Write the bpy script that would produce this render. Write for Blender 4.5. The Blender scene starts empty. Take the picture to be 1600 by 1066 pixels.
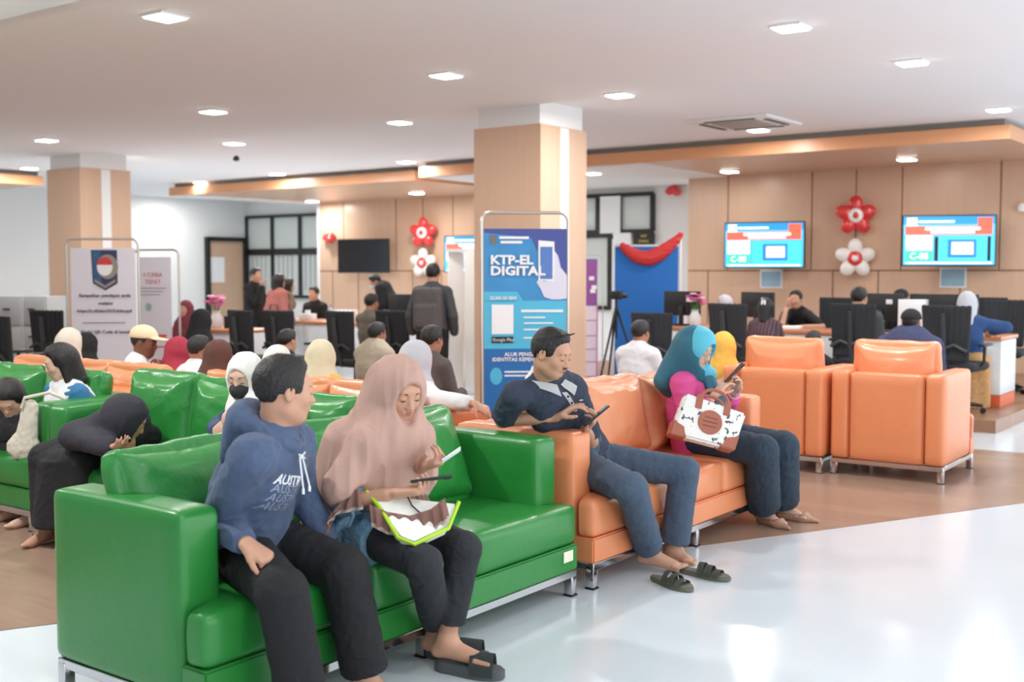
import bpy, bmesh, math, random
import numpy as np
from mathutils import Vector, Matrix
S = bpy.context.scene
COL = S.collection
R = math.radians
# ------------------------------------------------------------------ camera
FPX, W, H = 1777.0, 1600, 1066
CH = 1.5
YAW, PITCH = R(36.5), R(3.48)
cam_d = bpy.data.cameras.new('camera'); cam = bpy.data.objects.new('camera', cam_d); COL.objects.link(cam)
cam_d.sensor_width = 36.0; cam_d.lens = FPX / W * 36.0
cam.location = (0, 0, CH); cam.rotation_euler = (R(90) - PITCH, 0, YAW)
cam_d.clip_start = 0.05; cam_d.clip_end = 200
cam_d.dof.use_dof = True; cam_d.dof.focus_distance = 5.2; cam_d.dof.aperture_fstop = 2.4
S.camera = cam
# ------------------------------------------------------------------ colour, sky, exposure
S.view_settings.view_transform = 'Standard'; S.view_settings.look = 'None'
S.view_settings.gamma = 1.0; S.view_settings.use_curve_mapping = False
S.view_settings.exposure = 0.40
wd = bpy.data.worlds.new('daylight'); S.world = wd; wd.use_nodes = True
wd.node_tree.nodes['Background'].inputs[0].default_value = (0.95, 0.98, 1.0, 1)
wd.node_tree.nodes['Background'].inputs[1].default_value = 1.75
S.cycles.max_bounces = 7; S.cycles.diffuse_bounces = 5; S.cycles.glossy_bounces = 3
S.cycles.transmission_bounces = 3; S.cycles.caustics_reflective = False; S.cycles.caustics_refractive = False
S.cycles.use_denoising = True; S.cycles.sample_clamp_indirect = 6.0
LIGHT_W = 25.0       # watts of one ceiling downlight
CEIL = 3.2

# ------------------------------------------------------------------ pixel rays, used only to measure where a thing stands
_CR = Matrix.Rotation(YAW, 3, 'Z') @ Matrix.Rotation(R(90) - PITCH, 3, 'X')
def ray(px, py):
    return _CR @ Vector(((px - W / 2) / FPX, -(py - H / 2) / FPX, -1.0))
def at(px, py, X=None, Y=None, Z=None, D=None):
    d = ray(px, py)
    if X is not None: s = X / d.x
    elif Y is not None: s = Y / d.y
    elif Z is not None: s = (Z - CH) / d.z
    else: s = D / math.hypot(d.x * -math.sin(YAW) + d.y * math.cos(YAW), 0)
    return Vector((d.x * s, d.y * s, CH + d.z * s))

# ------------------------------------------------------------------ materials
MATS = {}
def srgb(r, g, b):
    f = lambda c: (c / 255 / 12.92) if c / 255 <= 0.04045 else ((c / 255 + 0.055) / 1.055) ** 2.4
    return (f(r), f(g), f(b))
def mat(name, col, rough=0.6, metal=0.0, bump=None, var=None, emit=None, coat=0.0, spec=None, sheen=0.0, sss=0.0, stripes=None):
    """bump=(scale, strength[, detail]); var=(scale, amount); emit=strength; col is sRGB 0-255"""
    if name in MATS: return MATS[name]
    m = bpy.data.materials.new(name); m.use_nodes = True; nt = m.node_tree; b = nt.nodes['Principled BSDF']
    c = srgb(*col); b.inputs['Base Color'].default_value = (*c, 1)
    b.inputs['Roughness'].default_value = rough; b.inputs['Metallic'].default_value = metal
    if coat: b.inputs['Coat Weight'].default_value = coat; b.inputs['Coat Roughness'].default_value = 0.15
    if spec is not None: b.inputs['Specular IOR Level'].default_value = spec
    if sheen: b.inputs['Sheen Weight'].default_value = sheen
    if sss: b.inputs['Subsurface Weight'].default_value = sss; b.inputs['Subsurface Radius'].default_value = (0.02, 0.008, 0.005); b.inputs['Subsurface Scale'].default_value = 0.6
    if emit: b.inputs['Emission Color'].default_value = (*c, 1); b.inputs['Emission Strength'].default_value = emit
    tc = None
    if bump or var or stripes: tc = nt.nodes.new('ShaderNodeTexCoord')
    if var:
        n = nt.nodes.new('ShaderNodeTexNoise'); n.inputs['Scale'].default_value = var[0]; n.inputs['Detail'].default_value = 4
        nt.links.new(tc.outputs['Object'], n.inputs['Vector'])
        mx = nt.nodes.new('ShaderNodeMix'); mx.data_type = 'RGBA'
        a = var[1]
        mx.inputs[6].default_value = (*[x * (1 - a) for x in c], 1); mx.inputs[7].default_value = (*[min(1, x * (1 + a)) for x in c], 1)
        nt.links.new(n.outputs['Fac'], mx.inputs[0]); nt.links.new(mx.outputs[2], b.inputs['Base Color'])
    if stripes:   # (scale, direction, colour)
        w = nt.nodes.new('ShaderNodeTexWave'); w.bands_direction = stripes[1]; w.inputs['Scale'].default_value = stripes[0]
        w.inputs['Distortion'].default_value = 0.3
        nt.links.new(tc.outputs['Object'], w.inputs['Vector'])
        rp = nt.nodes.new('ShaderNodeValToRGB'); rp.color_ramp.elements[0].position = 0.82; rp.color_ramp.elements[1].position = 0.9
        rp.color_ramp.elements[0].color = (*c, 1); rp.color_ramp.elements[1].color = (*srgb(*stripes[2]), 1)
        nt.links.new(w.outputs['Fac'], rp.inputs['Fac']); nt.links.new(rp.outputs['Color'], b.inputs['Base Color'])
    if bump:
        n = nt.nodes.new('ShaderNodeTexNoise'); n.inputs['Scale'].default_value = bump[0]; n.inputs['Detail'].default_value = bump[2] if len(bump) > 2 else 3
        n.inputs['Distortion'].default_value = bump[3] if len(bump) > 3 else 0
        nt.links.new(tc.outputs['Object'], n.inputs['Vector'])
        bp = nt.nodes.new('ShaderNodeBump'); bp.inputs['Strength'].default_value = bump[1]; bp.inputs['Distance'].default_value = 0.02
        nt.links.new(n.outputs['Fac'], bp.inputs['Height']); nt.links.new(bp.outputs['Normal'], b.inputs['Normal'])
    MATS[name] = m
    return m
def wood_mat(name, c1, c2, rough, scale=(1, 1, 12), coord='Object', rot=(0, 0, 0)):
    if name in MATS: return MATS[name]
    m = mat(name, c1, rough); nt = m.node_tree; b = nt.nodes['Principled BSDF']
    tc = nt.nodes.new('ShaderNodeTexCoord'); mp = nt.nodes.new('ShaderNodeMapping'); mp.inputs['Scale'].default_value = scale; mp.inputs['Rotation'].default_value = rot
    n = nt.nodes.new('ShaderNodeTexNoise'); n.inputs['Scale'].default_value = 1.0; n.inputs['Detail'].default_value = 6
    mx = nt.nodes.new('ShaderNodeMix'); mx.data_type = 'RGBA'; mx.inputs[6].default_value = (*srgb(*c1), 1); mx.inputs[7].default_value = (*srgb(*c2), 1)
    nt.links.new(tc.outputs[coord], mp.inputs[0]); nt.links.new(mp.outputs[0], n.inputs['Vector']); nt.links.new(n.outputs['Fac'], mx.inputs[0])
    nt.links.new(mx.outputs[2], b.inputs['Base Color'])
    return m
def floor_mat(name, c, rough, tile, joint=0.004, dark=0.85, var=0.04, planks=False):
    m = mat(name, c, rough); nt = m.node_tree; b = nt.nodes['Principled BSDF']
    tc = nt.nodes.new('ShaderNodeTexCoord'); br = nt.nodes.new('ShaderNodeTexBrick')
    br.offset = 0.5 if planks else 0.0; br.inputs['Scale'].default_value = 1.0
    br.inputs['Brick Width'].default_value = tile[0]; br.inputs['Row Height'].default_value = tile[1]; br.inputs['Mortar Size'].default_value = joint
    cc = srgb(*c)
    br.inputs['Color1'].default_value = (*[x * (1 - var) for x in cc], 1); br.inputs['Color2'].default_value = (*[min(1, x * (1 + var)) for x in cc], 1)
    br.inputs['Mortar'].default_value = (*[x * dark for x in cc], 1)
    mp = nt.nodes.new('ShaderNodeMapping')
    nt.links.new(tc.outputs['Object'], mp.inputs[0]); nt.links.new(mp.outputs[0], br.inputs['Vector'])
    if planks:
        n = nt.nodes.new('ShaderNodeTexNoise'); n.inputs['Scale'].default_value = 3; n.inputs['Detail'].default_value = 5
        m2 = nt.nodes.new('ShaderNodeMapping'); m2.inputs['Scale'].default_value = (1, 9, 1)
        nt.links.new(tc.outputs['Object'], m2.inputs[0]); nt.links.new(m2.outputs[0], n.inputs['Vector'])
        mx = nt.nodes.new('ShaderNodeMix'); mx.data_type = 'RGBA'; mx.blend_type = 'MULTIPLY'; mx.inputs[0].default_value = 0.35
        nt.links.new(br.outputs['Color'], mx.inputs[6]); nt.links.new(n.outputs['Fac'], mx.inputs[7]); nt.links.new(mx.outputs[2], b.inputs['Base Color'])
    else:
        nt.links.new(br.outputs['Color'], b.inputs['Base Color'])
    return m

# ------------------------------------------------------------------ object helpers
def tag(o, label=None, cat=None, group=None, kind=None):
    if label: o['label'] = label
    if cat: o['category'] = cat
    if group: o['group'] = group
    if kind: o['kind'] = kind
    return o
def thing(name, label, cat, loc=(0, 0, 0), rz=0.0, group=None):
    o = bpy.data.objects.new(name, None); COL.objects.link(o); o.empty_display_size = 0.1
    o.location = loc; o.rotation_euler = (0, 0, rz)
    return tag(o, label, cat, group)
def link(name, me, parent=None, m=None, loc=None):
    o = bpy.data.objects.new(name, me); COL.objects.link(o)
    if m is not None:
        me.materials.clear()
        for x in (m if isinstance(m, (list, tuple)) else [m]): me.materials.append(x)
    if parent is not None: o.parent = parent
    if loc is not None: o.location = loc
    return o
def finish(bm, name, m, parent=None, loc=None, smooth=True, angle=40):
    bmesh.ops.recalc_face_normals(bm, faces=bm.faces)
    me = bpy.data.meshes.new(name); bm.to_mesh(me); bm.free()
    if smooth:
        for p in me.polygons: p.use_smooth = True
        me.set_sharp_from_angle(angle=R(angle))
    return link(name, me, parent, m, loc)
def box(bm, c, s, rot=None, bevel=0.0, seg=2):
    r = bmesh.ops.create_cube(bm, size=1.0)
    vs = r['verts']
    mt = Matrix.Translation(c) @ (rot.to_4x4() if rot is not None else Matrix()) @ Matrix.Diagonal((*s, 1))
    bmesh.ops.transform(bm, matrix=mt, verts=vs)
    if bevel > 0:
        es = list({e for v in vs for e in v.link_edges})
        bmesh.ops.bevel(bm, geom=es, offset=bevel, segments=seg, profile=0.5, affect='EDGES')
    return bm
def boxo(name, c, s, m, parent=None, bevel=0.0, rot=None, seg=2, smooth=True):
    bm = bmesh.new(); box(bm, c, s, rot, bevel, seg)
    return finish(bm, name, m, parent, smooth=smooth)
def tube(bm, pts, r, n=10, caps=True, closed=False):
    """round tube through pts; r number or list"""
    pts = [Vector(p) for p in pts]; k = len(pts)
    rs = r if isinstance(r, (list, tuple)) else [r] * k
    rings = []; up = None
    for i, p in enumerate(pts):
        if closed: d = pts[(i + 1) % k] - pts[i - 1]
        else: d = pts[min(i + 1, k - 1)] - pts[max(i - 1, 0)]
        d.normalize()
        if up is None: up = Vector((0, 0, 1)) if abs(d.z) < 0.9 else Vector((1, 0, 0))
        s = d.cross(up); s.normalize(); up2 = s.cross(d); up = up2
        rings.append([bm.verts.new(p + (s * math.cos(a) + up2 * math.sin(a)) * rs[i]) for a in [2 * math.pi * j / n for j in range(n)]])
    for i in range(k if closed else k - 1):
        a, b = rings[i], rings[(i + 1) % k]
        for j in range(n): bm.faces.new((a[j], a[(j + 1) % n], b[(j + 1) % n], b[j]))
    if caps and not closed:
        bm.faces.new(rings[0][::-1]); bm.faces.new(rings[-1])
    return bm
def lathe(bm, prof, c=(0, 0, 0), n=20):
    c = Vector(c); rings = []
    for r, z in prof:
        rings.append([bm.verts.new(c + Vector((r * math.cos(2 * math.pi * j / n), r * math.sin(2 * math.pi * j / n), z))) for j in range(n)])
    for a, b in zip(rings, rings[1:]):
        for j in range(n): bm.faces.new((a[j], a[(j + 1) % n], b[(j + 1) % n], b[j]))
    bm.faces.new(rings[0][::-1]); bm.faces.new(rings[-1])
    return bm
def prism(bm, poly, z0, z1):
    lo = [bm.verts.new((x, y, z0)) for x, y in poly]; hi = [bm.verts.new((x, y, z1)) for x, y in poly]
    n = len(poly)
    for i in range(n): bm.faces.new((lo[i], lo[(i + 1) % n], hi[(i + 1) % n], hi[i]))
    bm.faces.new(lo[::-1]); bm.faces.new(hi)
    return bm
def vprism(bm, poly, y0, y1, c=(0, 0)):
    """polygon in the x-z plane, thick along y"""
    lo = [bm.verts.new((c[0] + x, y0, c[1] + z)) for x, z in poly]; hi = [bm.verts.new((c[0] + x, y1, c[1] + z)) for x, z in poly]
    n = len(poly)
    for i in range(n): bm.faces.new((lo[i], lo[(i + 1) % n], hi[(i + 1) % n], hi[i]))
    bm.faces.new(lo[::-1]); bm.faces.new(hi)
    return bm
def struct(name, bm, m, smooth=False):
    return tag(finish(bm, name, m, smooth=smooth), kind='structure')
def dup(root, loc, rz, label, group=None, name=None):
    r = root.copy(); COL.objects.link(r); r.location = loc; r.rotation_euler = (0, 0, rz)
    r['label'] = label
    if group: r['group'] = group
    def rec(src, dst):
        for ch in list(src.children):
            c = ch.copy(); COL.objects.link(c); c.parent = dst; rec(ch, c)
    rec(root, r)
    return r
def text(name, s, size, m, parent, loc, rot, align='CENTER', extr=0.001, bold=0.0, sx=1.0):
    cu = bpy.data.curves.new(name, 'FONT'); cu.body = s; cu.size = size; cu.align_x = align; cu.align_y = 'CENTER'
    cu.extrude = extr; cu.offset = bold; cu.resolution_u = 2
    q = bpy.data.objects.new(name, cu); COL.objects.link(q); dg = bpy.context.evaluated_depsgraph_get()
    me = bpy.data.meshes.new_from_object(q.evaluated_get(dg)); bpy.data.objects.remove(q)
    o = link(name, me, parent, m, loc); o.rotation_euler = rot; o.scale = (sx, 1, 1)
    return o
# ------------------------------------------------------------------ materials of the room
M_wall = mat('white_paint', (238, 240, 240), 0.7)
M_ceil = mat('ceiling_paint', (245, 249, 254), 0.8)
M_dark = mat('black_frame', (28, 32, 32), 0.4)
M_panelv = wood_mat('maple_panel', (222, 168, 128), (206, 150, 110), 0.35, (1.5, 1.5, 14), rot=(0, R(90), 0))
M_panel = wood_mat('maple_laminate', (218, 186, 160), (208, 173, 146), 0.32, (14, 14, 0.8))
M_panel_f = wood_mat('maple_fascia', (226, 168, 124), (216, 154, 110), 0.35, (0.8, 0.8, 14))
M_groove = mat('panel_joint', (120, 78, 58), 0.6)
M_white = floor_mat('white_tile', (212, 219, 224), 0.17, (0.8, 0.8), 0.0012, 0.93, 0.008)
M_white.node_tree.nodes['Principled BSDF'].inputs['Specular IOR Level'].default_value = 0.28
M_brown = floor_mat('brown_vinyl', (172, 142, 122), 0.28, (1.2, 0.15), 0.002, 0.85, 0.07, planks=True)
M_steel = mat('brushed_steel', (190, 190, 190), 0.25, 1.0)
M_glass = mat('frosted_glass', (215, 224, 222), 0.25)
M_lamp = mat('lamp_glow', (255, 252, 245), 0.5, emit=14.0)
M_screen_w = mat('paper_white', (244, 246, 248), 0.6)

# ------------------------------------------------------------------ floor: white tile with a curved brown walkway
bm = bmesh.new(); box(bm, (-10.75, 8, -0.05), (25.5, 28, 0.1)); struct('floor', bm, M_white)
edge = [(-5.6, 0.2), (-4.47, 2.55), (-3.7, 3.95), (-2.93, 5.35), (-2.47, 6.25), (-2.1, 7.0), (-1.68, 7.85), (-1.3, 8.8), (-1.2, 9.6), (-1.35, 10.0), (-1.9, 10.05), (-2.6, 10.0)]
bm = bmesh.new(); prism(bm, edge + [(-9, 10.0), (-16, 10.0), (-16, 0.2)], 0.0, 0.004)
struct('trim_walkway', bm, M_brown)
# ------------------------------------------------------------------ ceiling with shallow steps
bm = bmesh.new(); YC = (at(0, 32, Z=CEIL).y + at(125, 0, Z=CEIL).y) / 2
box(bm, (-10.5, (YC + 9.55) / 2, CEIL + 0.1), (27, 9.55 - YC, 0.2))                 # lower band between the cove and the columns
box(bm, (-10.5, 15.75, CEIL + 0.14), (27, 12.5, 0.2))
box(bm, (-10.5, 0.5, CEIL + 0.35), (27, 7.6, 0.2))                # raised cove near the camera
box(bm, (-10.5, YC + 0.05, CEIL + 0.17), (27, 0.1, 0.34))
struct('ceiling', bm, M_ceil)
# ------------------------------------------------------------------ walls
XL, YB = -22.4, 19.1
def wall_y(name, y, x0, x1, z1=CEIL + 0.05, m=M_wall, z0=0, th=0.15):
    bm = bmesh.new(); box(bm, ((x0 + x1) / 2, y + th / 2, (z0 + z1) / 2), (x1 - x0, th, z1 - z0)); return struct(name, bm, m)
bm = bmesh.new(); box(bm, (XL - 0.1, 9.0, 1.6), (0.2, 22, 3.3)); struct('wall_left', bm, M_wall)
bm = bmesh.new(); box(bm, (-9.0, -3.0, 1.6), (27, 0.2, 3.3)); struct('wall_light_block', bm, mat('grey_white_paint', (205, 206, 206), 0.8))  # unseen wall added behind the camera to block daylight from that side
wall_y('wall_back', YB, -22.5, -18.0)
wall_y('wall_middle', 17.6, -12.6, -8.5)
bm = bmesh.new(); box(bm, (-18.35, 18.4, 1.6), (0.1, 1.5, 3.3)); struct('wall_return', bm, M_wall)
# wood clad wall with panel joints (x positions), the horizontal joint at z = 1.52
def clad(name, y, x0, x1, seams_hi, seams_lo, zj=1.52):
    o = wall_y(name, y, x0, x1, 3.05, M_panel, th=0.25)
    bm = bmesh.new()
    for x in seams_hi: box(bm, (x, y - 0.002, (zj + 3.0) / 2), (0.014, 0.006, 3.0 - zj))
    for x in seams_lo: box(bm, (x, y - 0.002, zj / 2), (0.014, 0.006, zj))
    box(bm, ((x0 + x1) / 2, y - 0.003, zj), (x1 - x0, 0.006, 0.016))
    j = finish(bm, 'panel_joint', M_groove, o, smooth=False)
    return o
YT, YL = 16.5, 17.6
sx = [at(p, 300, Y=YT).x for p in (1138, 1269, 1338, 1410, 1564)]
clad('wall_right_booth', YT, at(1075, 400, Y=YT).x, -2.6, sx, [at(p, 450, Y=YT).x for p in (1106, 1301, 1372, 1500, 1640)])
sx = [at(p, 380, Y=YL).x for p in (537, 619, 661, 708)]
clad('wall_left_booth', YL, at(500, 400, Y=YL).x, -12.45, sx, [at(p, 440, Y=YL).x for p in (520, 560, 645, 690)])
# canopies over the service counters
def canopy(name, x0, x1, y0, y1, white_to=None):
    bm = bmesh.new()
    box(bm, ((x0 + x1) / 2, (y0 + y1) / 2, 3.06), (x1 - x0, y1 - y0, 0.1))
    o = struct(name, bm, M_panel)
    bm = bmesh.new()
    box(bm, ((x0 + x1) / 2, y0 - 0.015, 3.085), (x1 - x0 + 0.06, 0.03, 0.16)); box(bm, (x1 + 0.015, (y0 + y1) / 2, 3.085), (0.03, y1 - y0, 0.16))
    box(bm, (x0 - 0.015, (y0 + y1) / 2, 3.085), (0.03, y1 - y0, 0.16))
    finish(bm, 'fascia_board', M_panel_f, o, smooth=False)
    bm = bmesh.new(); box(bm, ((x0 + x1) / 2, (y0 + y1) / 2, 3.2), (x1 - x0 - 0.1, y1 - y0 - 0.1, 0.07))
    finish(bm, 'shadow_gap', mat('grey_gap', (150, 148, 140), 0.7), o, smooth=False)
    if white_to:
        bm = bmesh.new(); box(bm, ((x0 + white_to) / 2, (y0 + y1) / 2, 3.005), (white_to - x0 - 0.04, y1 - y0 - 0.06, 0.02))
        finish(bm, 'white_soffit', M_wall, o, smooth=False)
    return o
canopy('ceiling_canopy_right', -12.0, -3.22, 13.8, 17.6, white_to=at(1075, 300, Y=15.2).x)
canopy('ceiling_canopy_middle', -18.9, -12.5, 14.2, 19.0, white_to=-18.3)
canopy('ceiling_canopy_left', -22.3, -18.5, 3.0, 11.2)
bm = bmesh.new(); box(bm, (-20.5, 9.2, 1.5), (0.3, 2.0, 3.0)); struct('wall_left_booth_panel', bm, M_panel)
# ------------------------------------------------------------------ the two square columns
def column(name, cx, y, s=0.86):
    bm = bmesh.new(); X0 = cx - s
    topz = CEIL - 0.2
    box(bm, (cx - s / 2, y + s / 2, topz / 2), (s, s, topz))
    o = struct(name, bm, M_panel)
    bm = bmesh.new(); box(bm, (cx - s / 2, y + s / 2, topz + 0.12), (s - 0.07, s - 0.07, 0.28)); finish(bm, 'column_collar', M_wall, o, smooth=False)
    bm = bmesh.new()
    for a in (0.5,): box(bm, (cx + 0.002, y + s / 2, topz / 2), (0.01, 0.15, topz - 0.02))
    finish(bm, 'white_inlay', M_wall, o, smooth=False)
    return o
column('wall_column_main', -6.67, 9.5); column('wall_column_left', -14.73, 9.5, 0.84)
# ------------------------------------------------------------------ windows and the door at the back
def window(n, y, px0, px1, ztop, zbot, cols, rows, m=M_glass, th=0.07, parts=None):
    """black framed window on the wall at y; cols / rows = bar pixel columns and bar heights"""
    x0, x1 = at(px0, 400, Y=y).x, at(px1, 400, Y=y).x
    bm = bmesh.new()
    for x in [x0] + [at(c, 400, Y=y).x for c in cols] + [x1]: box(bm, (x, y - 0.04, (ztop + zbot) / 2), (th, 0.08, ztop - zbot))
    for z in [zbot, ztop] + rows: box(bm, ((x0 + x1) / 2, y - 0.042, z), (x1 - x0, 0.084, th))
    o = struct('window_%d' % n, bm, M_dark)
    bm = bmesh.new(); box(bm, ((x0 + x1) / 2, y - 0.012, (ztop + zbot) / 2), (x1 - x0, 0.012, ztop - zbot))
    finish(bm, 'pane', m, o, smooth=False)
    return o, x0, x1
w1, wx0, wx1 = window(1, YB, 388, 512, 2.86, 0.9, (428, 471), [2.03, 1.95])
bm = bmesh.new()
for i in range(16):                                              # vertical blinds behind the lower panes
    x = wx0 + 0.2 + i * (wx1 - wx0 - 0.3) / 16
    if i % 6 < 4: box(bm, (x, YB - 0.03, 1.5), (0.05, 0.012, 0.85))
finish(bm, 'blind_slats', mat('blind_grey', (190, 194, 194), 0.6), w1, smooth=False)
w2, vx0, vx1 = window(2, 17.6, 905, 1021, 2.87, 2.22, (936, 970), [])
boxo('white_board', ((at(939, 330, Y=17.5).x + at(968, 330, Y=17.5).x) / 2, 17.5, 2.52), (0.42, 0.02, 0.66), M_screen_w, w2)
window(3, 17.6, 905, 955, 2.15, 0.85, (), [])
# door on the left wall (opens into a wood lined room)
dy0, dy1 = at(322, 400, X=XL).y, at(380, 400, X=XL).y
bm = bmesh.new()
for y in (dy0, dy1): box(bm, (XL + 0.05, y, 1.17), (0.12, 0.1, 2.34))
box(bm, (XL + 0.05, (dy0 + dy1) / 2, 2.3), (0.12, dy1 - dy0, 0.1))
dd = struct('door_1', bm, M_dark)
boxo('door_leaf', (XL + 0.02, (dy0 + dy1) / 2, 1.13), (0.05, dy1 - dy0 - 0.06, 2.24), M_panel, dd)
boxo('door_notice', (XL + 0.055, dy0 + 0.3, 1.55), (0.01, 0.42, 0.62), M_screen_w, dd)

# ------------------------------------------------------------------ ceiling lights
lamp_spots = [
 (258, 24, 'square downlight nearest the top left corner of the ceiling'), (697, 116, 'downlight left of the main column, on the lower ceiling band'),
 (333, 173, 'downlight in the dim left part of the ceiling, above the left poster'), (968, 147, 'downlight just right of the main column top'),
 (1235, 41, 'large downlight in the upper right of the ceiling'), (1425, 96, 'downlight between the upper right one and the right canopy'),
 (1560, 170, 'downlight in front of the right canopy corner'), (1185, 202, 'downlight overlapping the air conditioner grille'),
 (625, 190, 'downlight just beyond the ceiling step, left of the main column'), (73, 218, 'downlight left of the left column top'),
 (366, 223, 'downlight above the small dark ceiling sensor'), (163, 247, 'downlight touching the left column collar'),
 (635, 252, 'downlight above the corner of the middle canopy'), (433, 271, 'downlight between the sensor and the middle canopy'),
 (314, 284, 'downlight at the far end of the middle canopy edge'), (285, 305, 'small far downlight near the left white wall'),
 (46, 262, 'downlight beside the far left canopy')]
can_spots = [(1140, 267, 'recessed downlight in the right canopy, above the left screen'), (1417, 248, 'recessed downlight in the right canopy, above the right screen'),
 (651, 301, 'recessed downlight in the middle canopy above the red flower'), (488, 314, 'recessed downlight in the middle canopy above the back window'),
 (925, 270, 'recessed downlight in the white canopy soffit beside the main column')]
proto = None
def downlight(p, label, w=LIGHT_W):
    global proto
    if proto is None:
        proto = thing('downlight', label, 'ceiling light', p, 0, 'recessed ceiling downlights')
        bm = bmesh.new(); box(bm, (0, 0, -0.008), (0.23, 0.23, 0.016), bevel=0.004); finish(bm, 'light_trim', M_wall, proto, smooth=False)
        bm = bmesh.new(); box(bm, (0, 0, -0.015), (0.2, 0.2, 0.02), bevel=0.004); finish(bm, 'light_diffuser', M_lamp, proto, smooth=False)
    else: dup(proto, p, 0, label)
    ld = bpy.data.lights.new('downlight_lamp', 'AREA'); ld.shape = 'SQUARE'; ld.size = 0.2; ld.energy = w; ld.color = (1.0, 0.985, 0.97)
    lo = bpy.data.objects.new('downlight_lamp', ld); COL.objects.link(lo); lo.location = (p[0], p[1], p[2] - 0.06)
for px, py, lb in lamp_spots:
    p = at(px, py, Z=CEIL)
    if p.y > 9.5: p = at(px, py, Z=CEIL + 0.04)
    downlight(p, 'white ' + lb)
for px, py, lb in can_spots: downlight(at(px, py, Z=2.995 if px == 925 else 3.01), 'white ' + lb, LIGHT_W * (0.2 if px in (1140, 1417) else 0.9))
for p in ((-1, 2), (-5, 2), (-9, 2.5), (2, 6), (1.5, 11), (-18, 6), (-14, 13)):   # extra fixtureless lamps on the ceiling grid, left ones boosted to brighten the ceiling
    ld = bpy.data.lights.new('downlight_lamp', 'AREA'); ld.size = 0.2; ld.energy = LIGHT_W * (0.7 if p[0] > -3 else 2.6); ld.color = (1.0, 0.985, 0.97)
    lo = bpy.data.objects.new('downlight_lamp', ld); COL.objects.link(lo); lo.location = (p[0], p[1], CEIL - 0.05)
ld = bpy.data.lights.new('cove_lamp', 'AREA'); ld.shape = 'RECTANGLE'; ld.size = 16; ld.size_y = 0.1; ld.energy = 14; ld.color = (1, 0.86, 0.6)
lo = bpy.data.objects.new('cove_lamp', ld); COL.objects.link(lo); lo.location = (-8, YC - 0.1, CEIL + 0.12); lo.rotation_euler = (R(200), 0, 0)
# ceiling cassette
c = at(1163, 190, Z=CEIL + 0.04); ac = thing('air_conditioner', 'white ceiling cassette air conditioner with grey grille, above the right counters', 'air conditioner', c, R(0))
boxo('ac_panel', (0, 0, -0.015), (1.0, 1.0, 0.03), M_wall, ac, 0.01)
boxo('ac_grille', (0, 0, -0.035), (0.56, 0.56, 0.02), mat('grille_grey', (170, 165, 160), 0.6), ac, 0.004)
for a in range(4):
    rm = Matrix.Rotation(R(90 * a), 3, 'Z')
    boxo('ac_vent', rm @ Vector((0, -0.4, -0.034)), (0.62, 0.05, 0.012), mat('vent_dark', (70, 70, 70), 0.5), ac, rot=rm)
def sensor(px, py, lb, Zc=CEIL + 0.04):
    c = at(px, py, Z=Zc); bm = bmesh.new(); lathe(bm, [(0.03, 0), (0.035, -0.02), (0.05, -0.03), (0.045, -0.06), (0.02, -0.075)], c, 16)
    tag(finish(bm, 'ceiling_sensor', mat('sensor_dark', (50, 48, 48), 0.4)), lb, 'sensor')
sensor(369, 244, 'small dark dome sensor on the ceiling beside a downlight')
sensor(382, 318, 'tiny dark dome camera under the middle canopy near the back windows')

c = at(1597, 325, Y=YT - 0.06); bm = bmesh.new(); lathe(bm, [(0.05, -0.05), (0.06, 0.0), (0.05, 0.05), (0.02, 0.07)], c, 14); tag(finish(bm, 'wall_camera', M_wall), 'small white dome camera on the panelled wall at the right edge', 'camera')
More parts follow.
